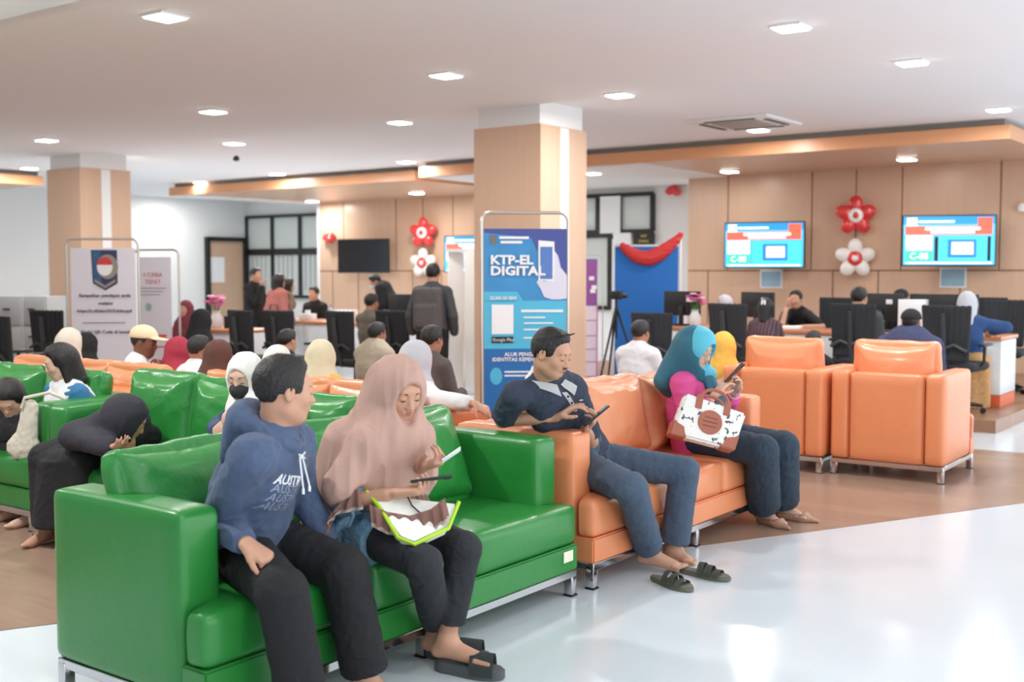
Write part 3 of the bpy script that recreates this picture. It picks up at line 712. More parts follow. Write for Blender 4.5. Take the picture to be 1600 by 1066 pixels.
# ================================================================== sofas and armchairs
M_green = mat('green_leather', (38, 126, 52), 0.36, bump=(14, 0.10, 4, 0.6), var=(1.2, 0.06), coat=0.12)
M_orange = mat('orange_leather', (228, 142, 96), 0.36, bump=(14, 0.10, 4, 0.6), var=(1.2, 0.05), coat=0.12)
M_greenc = mat('green_leather_creased', (44, 134, 58), 0.34, bump=(9, 0.30, 4, 1.2), var=(1.2, 0.06), coat=0.12)
M_orangec = mat('orange_leather_creased', (232, 152, 108), 0.34, bump=(9, 0.28, 4, 1.2), var=(1.2, 0.05), coat=0.12)
M_chrome = mat('chrome', (205, 205, 208), 0.12, 1.0)
M_rubber = mat('black_rubber', (22, 22, 22), 0.7)
def soft(name, c, size, m, parent, r=0.04, bulge=0.0, n=14, rot=None, crease=0.0, seed=0, pinch=0.0, shape=None):
    """upholstered block: rounded, bulging, creased; pinch draws the rim together like a cushion"""
    hx, hy, hz = (q / 2 for q in size); bm = bmesh.new(); S3 = np.array([hx, hy, hz])
    bmesh.ops.create_cube(bm, size=2.0); bmesh.ops.subdivide_edges(bm, edges=bm.edges[:], cuts=n, use_grid_fill=True)
    bmesh.ops.remove_doubles(bm, verts=bm.verts, dist=1e-5)
    P = np.array([v.co[:] for v in bm.verts]); U = np.sign(P) * (1 - (1 - np.abs(P)) ** 1.35)
    Q = U * S3; r3 = min(r, min(S3) * 0.98); inn = np.clip(Q, -(S3 - r3), S3 - r3); d = Q - inn; L = np.linalg.norm(d, axis=1)[:, None]
    Nn = d / np.maximum(L, 1e-9); P2 = inn + Nn * r3
    e = (1 - U[:, 0] ** 2), (1 - U[:, 1] ** 2), (1 - U[:, 2] ** 2)
    for ax in range(3):
        o = [k for k in range(3) if k != ax]; P2[:, ax] += Nn[:, ax] * np.abs(Nn[:, ax]) * bulge * e[o[0]] * e[o[1]]
    if pinch:
        ed = np.maximum(np.abs(U[:, 0]), np.abs(U[:, 2])) ** 5; P2[:, 1] *= 1 - pinch * ed
        co = np.abs(U[:, 0]) ** 3 * np.abs(U[:, 2]) ** 3; P2[:, 0] *= 1 + 0.06 * co; P2[:, 2] *= 1 + 0.085 * co
        P2[:, 2] -= 0.03 * (1 - np.abs(U[:, 0]) ** 2) * (U[:, 2] > 0.6) * 0.5
    if crease:
        W_ = P2 + seed * 3.7
        a = 1 - np.abs(wav(W_, 13, seed, (1, 1, 1.6))) * 1.8; b = wav(W_, 30, seed + 2, (1.5, 1, 0.7))
        P2 += Nn * (crease * (0.75 * a + 0.25 * b))[:, None]
    if shape: P2 = shape(P2)
    for v, p in zip(bm.verts, P2): v.co = p
    if rot is not None: bmesh.ops.rotate(bm, verts=bm.verts, matrix=rot)
    bmesh.ops.translate(bm, verts=bm.verts, vec=c)
    return finish(bm, name, m, parent, angle=60)
AH = 0.735
def sofa(label, loc, rz, L, n, colour, group, name='sofa', pads=True, pad_h=0.87, D=0.84, ah=AH, pad_seed=0, AW=0.17, cush=None):
    m, mc = (M_green, M_greenc) if colour == 'green' else (M_orange, M_orangec)
    t = thing(name, label, 'sofa' if n > 1 else 'armchair', loc, rz, group)
    rec = 0.12; y0, y1 = -D / 2, D / 2; zb = 0.125
    bm = bmesh.new()                                                     # base, wrapping in front of both arms
    prism(bm, [(-L / 2, y0), (L / 2, y0), (L / 2, y0 + rec), (L / 2 - AW + 0.01, y0 + rec), (L / 2 - AW + 0.01, y1 - 0.1), (-L / 2 + AW - 0.01, y1 - 0.1), (-L / 2 + AW - 0.01, y0 + rec), (-L / 2, y0 + rec)], zb, 0.245)
    bmesh.ops.bevel(bm, geom=bm.edges[:], offset=0.008, segments=2, affect='EDGES'); finish(bm, 'base', m, t)
    for q in (-1, 1):
        soft('armrest', (q * (L / 2 - AW / 2), (y0 + rec + y1) / 2, (zb + ah) / 2), (AW, D - rec, ah - zb), m, t, r=0.028, bulge=0.006, n=10)
    bw = L - 2 * AW - 0.004
    soft('backrest', (0, y1 - 0.085, (zb + ah - 0.01) / 2), (bw, 0.17, ah - 0.01 - zb), m, t, r=0.028, bulge=0.004, n=10)
    iw = (L - 2 * AW) / n
    for i in range(n):
        x0 = -L / 2 + AW + i * iw; x1 = x0 + iw; xl = x0 - (AW if i == 0 else 0); xr = x1 + (AW if i == n - 1 else 0)
        def shp(P, x0=x0, x1=x1, xl=xl, xr=xr):                          # the end cushions wrap in front of the arm
            cx = (xl + xr) / 2; X = P[:, 0] + cx; dy = (P[:, 1] + (D - 0.17) / 2)
            k = np.clip((dy - rec + 0.02) / 0.03, 0, 1)
            lo = np.where(X < x0 + 0.03, k, 0); hi = np.where(X > x1 - 0.03, k, 0)
            X = np.where(lo > 0, np.maximum(X, x0 + 0.004 + (X - x0) * (1 - k) * (X < x0)), X); X = np.where(hi > 0, np.minimum(X, x1 - 0.004 + (X - x1) * (1 - k) * (X > x1)), X)
            P[:, 0] = X - cx; return P
        soft('seat_cushion', ((xl + xr) / 2, y0 + (D - 0.17) / 2, 0.335), (xr - xl - 0.004, D - 0.17, 0.185), m, t, r=0.035, bulge=0.012, n=16, shape=shp, crease=0.002, seed=i)
    if pads:
        for i in range(n):
            cx = -L / 2 + AW + (i + 0.5) * iw; sd = pad_seed + i
            if cush and i in cush and cush[i] is None: continue
            dz, yaw, tilt, *more = (cush or {}).get(i, (0, (sd % 3 - 1) * 2.5, 12)); dx, dw = more or (0, 0)
            hp = pad_h - 0.43
            rm = Matrix.Rotation(R(yaw), 3, 'Z') @ Matrix.Rotation(R(-tilt), 3, 'X')
            soft('back_cushion', (cx + dx, y1 - 0.255, 0.43 + hp / 2 + dz), (iw - 0.01 + dw, 0.21, hp), mc, t, r=0.05, bulge=0.03, n=30, rot=rm, crease=0.008, seed=sd, pinch=0.55)
    bm = bmesh.new()                                                     # square steel tube frame
    for y in (y0 + 0.02, y1 - 0.03): box(bm, (0, y, zb - 0.018), (L - 0.01, 0.035, 0.035), bevel=0.003, seg=1)
    for x in (-L / 2 + 0.025, L / 2 - 0.025): box(bm, (x, 0, zb - 0.018), (0.035, D - 0.05, 0.035), bevel=0.003, seg=1)
    if n > 1: box(bm, (0, 0, zb - 0.018), (0.035, D - 0.05, 0.035))
    finish(bm, 'frame', M_chrome, t)
    for x in ((-L / 2 + 0.025, 0, L / 2 - 0.025) if n > 1 else (-L / 2 + 0.025, L / 2 - 0.025)):
        for y in (y0 + 0.025, y1 - 0.035):
            lg = boxo('leg', (x, y, 0.058), (0.042, 0.042, 0.104), M_chrome, t, 0.003)
            boxo('foot_cap', (x, y, 0.004), (0.048, 0.048, 0.008), M_rubber, lg)
    return t
g_green = 'green leather sofas'; g_or = 'orange leather sofas'
s1 = sofa('green leather sofa nearest the camera, seating the hooded man and the rose headscarf woman', (-3.27, 3.30, 0), R(90), 2.13, 3, 'green', g_green, pad_seed=1,
     cush={0: (0.0, 8, 16, -0.045, 0.10), 1: (0, -3, 12, 0, 0.05), 2: (-0.01, 2, 20, -0.03, 0.04)})
bm = bmesh.new(); box(bm, (0, 0, 0), (0.075, 0.003, 0.05)); tg = finish(bm, 'inventory_tag', mat('tag_paper', (235, 232, 205), 0.5), s1, smooth=False)
tg.location = (0.98, -0.4235, 0.20)
sofa('orange leather sofa continuing the nearest green one, seating the polo shirt man', (-3.25, 5.54, 0), R(90), 2.14, 3, 'orange', g_or, pad_seed=4, cush={0: (-0.02, 3, 14), 1: (0.02, -4, 14), 2: (0.0, 4, 10)})
sofa('green leather sofa behind the nearest one, with the masked woman at its end', (-4.95, 3.97, 0), R(2), 2.13, 3, 'green', g_green, pad_seed=7, cush={0: (0.04, -3, 8), 1: (0.02, 3, 10), 2: (-0.02, 0, 12)})
sofa('green leather sofa at the left edge, under the girl in glasses', (-7.12, 3.97, 0), R(0), 2.13, 3, 'green', g_green, pad_seed=10)
sofa('orange leather sofa facing away, its back to the sofa of the masked woman', (-5.05, 4.89, 0), R(180), 2.13, 3, 'orange', g_or, pad_seed=13)
sofa('orange leather sofa facing away, behind the girl in glasses', (-7.22, 4.89, 0), R(180), 2.13, 3, 'orange', g_or, pad_seed=16)
g_ac = 'orange armchairs facing the right counter'
a1 = sofa('orange leather armchair seen from behind, the rightmost seat', (-2.69, 8.58, 0), R(181), 0.82, 1, 'orange', g_ac, 'armchair', pad_h=0.97, D=0.86, ah=0.775, AW=0.14, cush={0: (0.01, 0, 3, 0, 0.05)})
a2 = sofa('orange leather armchair seen from behind, beside the woman in the teal headscarf', (-3.53, 8.50, 0), R(180), 0.81, 1, 'orange', g_ac, 'armchair', pad_h=0.97, D=0.86, ah=0.775, AW=0.14, cush={0: (0.01, 2, 3, 0, 0.05)})
for a in (a1, a2):                                                       # seams on the back panel
    bm = bmesh.new()
    for q in (-1, 1): box(bm, (q * 0.268, 0.431, 0.45), (0.006, 0.004, 0.62))
    finish(bm, 'back_seam', mat('orange_seam', (190, 96, 50), 0.6), a, smooth=False)
# ================================================================== clothing materials
def cm(n, c, **k): return mat(n, c, k.pop('rough', 0.85), **k)
F_HOOD = cm('blue_fleece', (72, 88, 118), bump=(13, 0.45, 3, 1.2), var=(5, 0.08), sheen=0.1)
F_BLACK = cm('black_cloth', (24, 24, 27), bump=(12, 0.5, 3, 1.2))
F_ROSE = cm('rose_jersey', (188, 152, 138), bump=(30, 0.12), var=(4, 0.05))
F_ROSE2 = cm('rose_ruffle', (176, 134, 124), bump=(30, 0.2)); F_CREAM = cm('cream_trim', (226, 212, 198))
F_DENIM = cm('washed_denim', (98, 136, 160), bump=(70, 0.4), var=(14, 0.22)); F_GREYP = cm('charcoal_trousers', (38, 40, 45), bump=(13, 0.45, 3, 1.2))
F_NAVY = cm('navy_polo', (50, 58, 76), bump=(13, 0.5, 3, 1.2), var=(6, 0.08)); F_SLATE = cm('slate_trousers', (70, 86, 106), bump=(11, 0.5, 3, 1.4), var=(5, 0.06))
F_PINK = cm('pink_cloth', (216, 82, 146), bump=(30, 0.15)); F_TEAL = cm('teal_scarf', (40, 104, 124), bump=(20, 0.2), rough=0.6)
F_CYAN = cm('turquoise_scarf', (88, 186, 208), rough=0.6, bump=(20, 0.2)); F_DKNAVY = cm('dark_navy_trousers', (42, 57, 72), bump=(11, 0.5, 3, 1.4))
F_WHITE = cm('white_cloth', (236, 236, 238), bump=(24, 0.2)); F_OFFW = cm('offwhite_scarf', (232, 228, 222), bump=(20, 0.2)); F_BEIGE = cm('beige_scarf', (214, 202, 188), bump=(20, 0.2))
F_CREAMS = cm('cream_scarf', (222, 208, 176), bump=(20, 0.2)); F_CRIM = cm('crimson_scarf', (160, 46, 66), bump=(20, 0.2)); F_BROWN = cm('brown_scarf', (96, 60, 52), bump=(20, 0.2))
F_MUST = cm('mustard_scarf', (222, 176, 76), bump=(20, 0.2)); F_GREYS = cm('grey_scarf', (196, 196, 202), bump=(20, 0.2)); F_TAN = cm('tan_vest', (176, 164, 144), bump=(30, 0.25))
F_YEL = cm('yellow_blouse', (232, 186, 84)); F_OLIVE = cm('olive_shirt', (96, 88, 76)); F_DKB = cm('dark_jacket', (44, 44, 50)); F_DKG = cm('dark_grey_jacket', (70, 72, 76))
F_DUST = cm('dusty_pink_jacket', (176, 108, 100)); F_KHAKI = cm('khaki_coat', (136, 112, 92)); F_MAROON = cm('maroon_print', (120, 50, 60), var=(60, 0.5)); F_BLUEJ = cm('blue_jacket', (40, 72, 120))
F_CARD = cm('blue_cardigan', (56, 116, 160), bump=(60, 0.3)); F_PLAID = cm('plaid_shirt', (70, 60, 68), stripes=(9, 'X', (128, 84, 88))); F_NVJ = cm('navy_jacket', (58, 64, 96)); F_BRJ = cm('brown_jacket', (92, 82, 80))
F_INDIGO = cm('indigo_sleeve', (56, 72, 104)); F_PAT = cm('patterned_brown_skirt', (196, 150, 100), var=(30, 0.4)); F_CAPB = cm('black_cap', (30, 30, 34)); F_CAPC = cm('cream_cap', (224, 206, 170))
F_LGREY = cm('light_grey_shirt', (222, 222, 226), bump=(24, 0.2)); F_MASKB = cm('black_mask', (30, 30, 34), rough=0.7); F_MASKW = cm('blue_mask', (190, 214, 230))
M_phone = mat('phone_black', (30, 30, 34), 0.25); M_phones = mat('phone_screen', (60, 84, 110), 0.1)
M_metal = mat('thin_metal', (180, 178, 172), 0.3, 1.0)
BL = dict(m=F_BLACK)
def T(m, **k): return dict(m=m, **k)
def decal(parent, target, s, c, right, up, size, m, name='lettering', sx=1.0, depth=0.0016, bold=0.0):
    """lettering laid onto the surface of target; c, right, up in target space"""
    from mathutils.bvhtree import BVHTree
    cu = bpy.data.curves.new('t', 'FONT'); cu.body = s; cu.size = size; cu.align_x = 'CENTER'; cu.align_y = 'CENTER'; cu.resolution_u = 2; cu.offset = bold
    o = bpy.data.objects.new('t', cu); COL.objects.link(o); dg = bpy.context.evaluated_depsgraph_get(); me = bpy.data.meshes.new_from_object(o.evaluated_get(dg)); bpy.data.objects.remove(o)
    bm = bmesh.new(); bm.from_mesh(me); bpy.data.meshes.remove(me)
    bmesh.ops.triangulate(bm, faces=bm.faces[:])
    lng = [e for e in bm.edges if e.calc_length() > size * 0.3]
    if lng: bmesh.ops.subdivide_edges(bm, edges=lng, cuts=1)
    bv = BVHTree.FromPolygons([v.co for v in target.data.vertices], [p.vertices[:] for p in target.data.polygons])
    right, up = Vector(right).normalized(), Vector(up).normalized(); n = right.cross(up)
    for v in bm.verts:
        p = Vector(c) + right * v.co.x * sx + up * v.co.y; h = bv.ray_cast(p + n * 0.25, -n)
        v.co = (h[0] + n * depth) if h[0] is not None else p
    return finish(bm, name, m, parent, smooth=False)
def phone(label, c, nrm_, long_, m=M_phone, name='phone', size=(0.074, 0.152, 0.009)):
    z = Vector(nrm_).normalized(); y = Vector(long_); y = (y - z * y.dot(z)).normalized(); x = y.cross(z)
    t = thing(name, label, 'phone', c); t.rotation_euler = Matrix((x, y, z)).transposed().to_euler()
    boxo('case', (0, 0, 0), size, m, t, 0.004, seg=3); boxo('screen', (0, 0, size[2] / 2 + 0.0002), (size[0] * 0.92, size[1] * 0.94, 0.0006), M_phones, t)
    boxo('camera_bump', (-0.018, 0.055, -size[2] / 2 - 0.001), (0.026, 0.028, 0.003), M_phone, t, 0.001)
    return t
FINE = 0.0038
# ================================================================== 1 the man in the blue hoodie
def hood(V, j, M):
    V.rc(j['pelvis'] - V3(0.04, 0, 0.03), j['spine'], 0.185, 0.165, 0.05, (V3(0.93, 0.36, 0), 0.75))
    N = j['neck']; f = nrm(j['chest'] - j['spine']); f = V3(0.93, 0.36, 0); r = V3(0.36, -0.93, 0)
    V.rc(N - f * 0.06 - V3(0, 0, 0.02), N - f * 0.10 - V3(0, 0, 0.10), 0.08, 0.07, 0.05)
def hood_part(root, off, j):
    N = j['neck']; f = V3(0.93, 0.36, 0); r = V3(0.36, -0.93, 0); V = Vol([N], 0.24, 0.004); pr = None
    for k in range(25):
        a = 2 * math.pi * k / 24; ca, sa = math.cos(a), math.sin(a)          # a = 0 at the throat
        p = N + f * (0.092 * ca - 0.012) + r * (0.088 * sa) + V3(0, 0, 0.028 - 0.055 * ca); q = 0.030 - 0.012 * ca
        if pr is not None: V.rc(pr[0], p, pr[1], q, 0.012)
        pr = (p, q)
    for q in (-1, 1): V.rc(N - f * 0.10 + r * q * 0.05 + V3(0, 0, 0.055), N - f * 0.145 + r * q * 0.035 - V3(0, 0, 0.06), 0.045, 0.035, 0.03)
    V.rc(N - f * 0.13 + V3(0, 0, 0.03), N - f * 0.16 - V3(0, 0, 0.09), 0.05, 0.035, 0.03)
    V.obj('hood', F_HOOD, root, off, 1, cloth(0.004, 45, 7))
def ex1(root, off, j, M, head, body):
    hood_part(root, off, j)
    top = [c for c in root.children if c.name.startswith('hoodie')][0]
    N = j['neck'] - off; f = V3(0.93, 0.36, 0); r = V3(0.36, -0.93, 0)
    from mathutils.bvhtree import BVHTree
    bv = BVHTree.FromPolygons([v.co for v in top.data.vertices], [p.vertices[:] for p in top.data.polygons])
    def on(p, d=0.006):
        h = bv.ray_cast(Vector(p) + Vector(f) * 0.3, -Vector(f)); return (h[0] + Vector(f) * d) if h[0] is not None else Vector(p)
    for q in (-1, 1):
        bm = bmesh.new(); p0 = on(N + r * q * 0.010 - V3(0, 0, 0.055), 0.014); pts = [p0 + Vector(f) * 0.004 * k + Vector(r) * q * 0.003 * k - Vector((0, 0, 0.022 * k)) for k in range(6)]; tube(bm, pts, 0.0030, 6)
        tube(bm, [pts[-1], pts[-1] - Vector((0, 0, 0.018))], 0.0048, 6); finish(bm, 'drawstring', F_WHITE, root)
    bm = bmesh.new(); c0 = on(N - V3(0, 0, 0.06), 0.020)
    for q in (-1, 1): tube(bm, [c0, c0 + Vector(r) * q * 0.022 + Vector((0, 0, 0.010)), c0 + Vector(r) * q * 0.024 - Vector((0, 0, 0.012)), c0], 0.0028, 6)
    finish(bm, 'drawstring', F_WHITE, root)
    cc = j['chest'] - off + V3(0, 0, -0.045) + r * 0.045; rg = -r + V3(0, 0, -0.22)
    decal(root, top, 'AUSTR', cc, rg, V3(0.08, 0, 1) + 0.22 * -r, 0.046, F_WHITE, sx=1.05, bold=0.0012)
    for k in range(3): decal(root, top, 'AUSTR', cc - V3(0, 0, 0.032 * (k + 1)), rg, V3(0.08, 0, 1) + 0.22 * -r, 0.040, mat('print_grey', (150, 160, 180), 0.8), sx=1.2)
r1, j1, o1, M1 = person('man in a blue hooded sweatshirt turning his head away, nearest the camera', -3.17, 2.69, (0.93, 0.36), head=(-2.87, 2.60, 1.105), hf=(0.42, 0.90, -0.12),
    skin='mid', h=FINE, s=0.98, fine=True, hair='short', top=T(F_HOOD, name='hoodie', g=0.022, sleeve=1.93, cuff=0.012, more=hood, amp=0.007, fr=36), bottom=T(F_BLACK, g=0.018, knee=0.006, flare=0.018, end=0.93, amp=0.004),
    J=dict(knR=(-2.72, 2.44, 0.475), knL=(-2.76, 2.76, 0.475), anR=(-2.69, 2.50, 0.085), anL=(-2.73, 2.83, 0.085), wrR=(-2.87, 2.425, 0.615), wrL=(-2.97, 2.90, 0.50), elR=(-3.10, 2.50, 0.645), elL=(-3.09, 2.86, 0.71)),
    Rh=dict(fd=(0.75, 0.25, -0.45), pn=(-0.3, 0.1, -0.9), curl=(0.9, 1.1, 0.8), thumb=(0.5, 0.8, 0.2)), Lh=dict(fd=(0.85, 0.1, -0.28), pn=(0.05, 0, -1), curl=(0.12, 0.35, 0.3)), extra=ex1)
# ================================================================== 2 the woman in the rose headscarf
def denim(V, j, M):
    P = j['pelvis']
    for n in 'RL': V.rc(j['hip' + n] + V3(-0.02, 0, 0), j['hip' + n] * 0.55 + j['kn' + n] * 0.45, 0.125, 0.098, 0.03, cap=True)
def cape(V, j, M, T_):
    N, P, f = j['neck'], j['pelvis'], V3(1, -0.05, 0)
    V.rc(T_(0, -0.05, 0.02), N - f * 0.13 - V3(0, 0, 0.10), 0.080, 0.085, 0.05)
    V.rc(T_(0, -0.06, -0.02), V3(P[0] - 0.10, P[1] - 0.15, 0.58), 0.075, 0.080, 0.06)
    V.rc(N - V3(0, 0, 0.03), V3(P[0] + 0.09, P[1], 0.72), 0.115, 0.175, 0.06, (f, 0.80))
    for n in 'RL': V.rc(j['sh' + n], j['el' + n] + V3(-0.0, 0, 0.05), 0.058, 0.078, 0.05)
    V.rc(j['elL'], j['elL'] * 0.3 + j['wrL'] * 0.7, 0.075, 0.06, 0.04)
    V.rc(V3(P[0] - 0.02, P[1] - 0.12, 0.85), V3(P[0] - 0.10, P[1] - 0.21, 0.46), 0.08, 0.062, 0.06)
    V.rc(j['elR'] + V3(0.03, 0, -0.01), j['wrR'] + V3(0.05, 0, 0.02), 0.058, 0.062, 0.015, op='-')
    V.cut(V3(-2.85, 3.0, 0.625), V3(0.45, 0.0, -0.9))
def ruffle(root, off, path, w, m, name, amp=0.02, n=9):
    """gathered strip hanging from path (world points with the hanging direction)"""
    bm = bmesh.new(); P = [Vector(p) for p, _ in path]; D = [Vector(d).normalized() for _, d in path]; k = len(P); rows = []
    N = (k - 1) * n
    for i in range(N + 1):
        t = i / n; a = min(int(t), k - 2); u = t - a; p = P[a].lerp(P[a + 1], u); d = D[a].lerp(D[a + 1], u); tg = (P[a + 1] - P[a]).normalized(); nn = tg.cross(d).normalized()
        rows.append([bm.verts.new(p + d * w * v + nn * amp * (0.25 + v) * math.sin(i * 0.95) + nn * 0.012 - Vector(off)) for v in (0, 0.33, 0.66, 1.0)])
    for a, b in zip(rows, rows[1:]):
        for q in range(3): bm.faces.new((a[q], a[q + 1], b[q + 1], b[q]))
    g = bmesh.ops.solidify(bm, geom=bm.faces[:], thickness=0.004)
    return finish(bm, name, m, root, angle=80)
def ex2(root, off, j, M, head, body):
    sc = [c for c in root.children if c.name.startswith('headscarf')][0]
    from mathutils.bvhtree import BVHTree
    bv = BVHTree.FromPolygons([v.co for v in sc.data.vertices], [p.vertices[:] for p in sc.data.polygons])
    hem = []
    for k in range(49):                                                     # gathered hem all round the cape
        a = -2.6 + 5.4 * k / 48; d = Vector((math.cos(a), math.sin(a), 0)); x0 = -2.97 + math.cos(a) * 0.2
        z = 0.625 + 0.5 * (x0 + 2.85) + 0.02; c = Vector((-2.97, 3.19, z)) - Vector(off)
        hi = bv.ray_cast(c + d * 0.7, -d)
        if hi[0] is not None and (hi[0] - c).length < 0.42: hem.append((tuple(hi[0] + Vector(off) - d * 0.004), (d.x * 0.35, d.y * 0.35, -0.94)))
    ruffle(root, off, hem, 0.072, F_ROSE2, 'scarf_ruffle', 0.007, n=4); ruffle(root, off, [(tuple(Vector(p) + Vector(d).normalized() * 0.066), d) for p, d in hem], 0.018, F_CREAM, 'scarf_trim', 0.009, n=4)
    for D_, pts_ in ((4.08, [(562, 762, 0.2, -1), (546, 772, -0.5, -1), (532, 792, -0.5, -0.8), (522, 815, -0.3, -1), (512, 838, -0.2, -1)]), (4.02, [(577, 788, 0.1, -1), (605, 800, 0, -1), (640, 806, 0, -1), (672, 796, 0.1, -1), (694, 778, 0.2, -1)])):
        pth = [(tuple(at(a_, b_, D=D_)), (0.80 * c_ + 0.15, 0.60 * c_ - 0.15, d_)) for a_, b_, c_, d_ in pts_]
        ruffle(root, off, pth, 0.070, F_ROSE2, 'scarf_ruffle', 0.009, n=12); ruffle(root, off, [(tuple(Vector(p) + Vector(d).normalized() * 0.064), d) for p, d in pth], 0.016, F_CREAM, 'scarf_trim', 0.010, n=12)
    bm = bmesh.new(); e = Vector(j['elR'] - off); w = Vector(j['wrR'] - off); d = (w - e).normalized()
    tube(bm, [e + d * 0.02, e + d * 0.045, e + d * 0.07], [0.056, 0.054, 0.050], 20, caps=False); finish(bm, 'sleeve_cuff', F_DENIM, root)
    bm = bmesh.new(); tube(bm, [e + d * 0.06 + Vector((0.01, -0.05, 0.0)), e + d * 0.065 + Vector((0.02, -0.055, -0.05)), e + d * 0.06 + Vector((0.0, -0.05, -0.09))], 0.006, 6); finish(bm, 'sleeve_tie', F_DENIM, root)
r2, j2, o2, M2 = person('woman in a rose headscarf with ruffled hem looking down at her phone', -3.06, 3.20, (0.99, -0.05), head=(-2.87, 3.17, 1.055), hf=(0.90, -0.26, -0.36), skin='mid', sex='f', h=FINE, s=0.95, fine=True,
    top=T(F_DENIM, name='denim_shirt', g=0.016, sleeve=1.2, hem=-0.04, more=denim), bottom=T(F_GREYP, g=0.006, end=0.80, flare=0.006, knee=0.002),
    hijab=dict(m=F_ROSE, more=cape, drop=0.2, rad=0.17, amp=0.012, fr=26, st=(1.5, 1.5, 0.25)),
    J=dict(knR=(-2.60, 2.99, 0.475), knL=(-2.62, 3.24, 0.475), anR=(-2.80, 3.30, 0.11), anL=(-2.69, 3.225, 0.125), toeL=(-2.52, 3.265, 0.065), toeR=(-2.66, 3.36, 0.03), wrR=(-2.76, 3.03, 0.70), elR=(-2.955, 2.955, 0.655), wrL=(-2.79, 3.195, 0.765), elL=(-2.98, 3.38, 0.68)),
    Rh=dict(fd=(0.8, 0.42, 0.10), pn=(-0.1, 0.1, 0.9), curl=[(0.5, 0.7, 0.5), (0.6, 0.8, 0.5), (0.65, 0.8, 0.5), (0.7, 0.9, 0.5)]), Lh=dict(fd=(0.8, 0.15, 0.3), pn=(-0.2, 0.1, 1), curl=[(0.8, 0.9, 0.5), (0.9, 0.9, 0.5), (1.0, 0.9, 0.5), (1.0, 0.9, 0.5)]), extra=ex2)
phone('dark phone lying in the right hand of the woman in the rose headscarf', (-2.655, 3.10, 0.752), (-0.25, 0.1, 1), (0.75, 0.6, 0.10))
bm = bmesh.new(); box(bm, (0, 0, 0), (0.055, 0.085, 0.003), bevel=0.001); cd = finish(bm, 'card', M_screen_w, None, (-2.675, 3.235, 0.82)); cd.rotation_euler = (R(35), R(-25), R(-50))
tag(cd, 'small white card held up in the left hand of the woman in the rose headscarf', 'card')
# white pouch bag with lime piping on her lap
bg = thing('pouch_bag', 'white pouch bag with lime green piping on the lap of the rose headscarf woman', 'bag', (-2.70, 3.03, 0.60))
_bx = Vector((0.78, 0.60, -0.12)).normalized(); _by = -Vector((0.42, -0.50, 0.75)); _by = (_by - _bx * _by.dot(_bx)).normalized(); bgm = Matrix((_bx, _by, _bx.cross(_by))).transposed()
def bagpoly(k=1.0): return [(x * k, z * k) for x, z in ((-0.17, 0.10), (-0.10, 0.02), (-0.03, -0.085), (0.03, -0.105), (0.14, -0.02), (0.165, 0.10))]
bm = bmesh.new(); vprism(bm, bagpoly(), -0.02, 0.02); bmesh.ops.bevel(bm, geom=bm.edges[:], offset=0.012, segments=3, affect='EDGES'); bmesh.ops.rotate(bm, verts=bm.verts, matrix=bgm, cent=(0, 0, 0)); finish(bm, 'pouch', mat('pouch_white', (236, 238, 230), 0.4, bump=(18, 0.3)), bg)
bm = bmesh.new(); tube(bm, [bgm @ Vector((x * 1.01, -0.021, z * 1.01)) for x, z in bagpoly()[:5] + [(0.165, 0.1)]], 0.0075, 8); finish(bm, 'piping', mat('lime_trim', (176, 214, 44), 0.5), bg)
bm = bmesh.new(); tube(bm, [bgm @ Vector(p) for p in ((-0.03, -0.03, 0.11), (0.0, -0.035, 0.05), (0.04, -0.03, 0.02), (0.07, -0.03, 0.045))], 0.003, 6); finish(bm, 'zip_cord', M_rubber, bg)
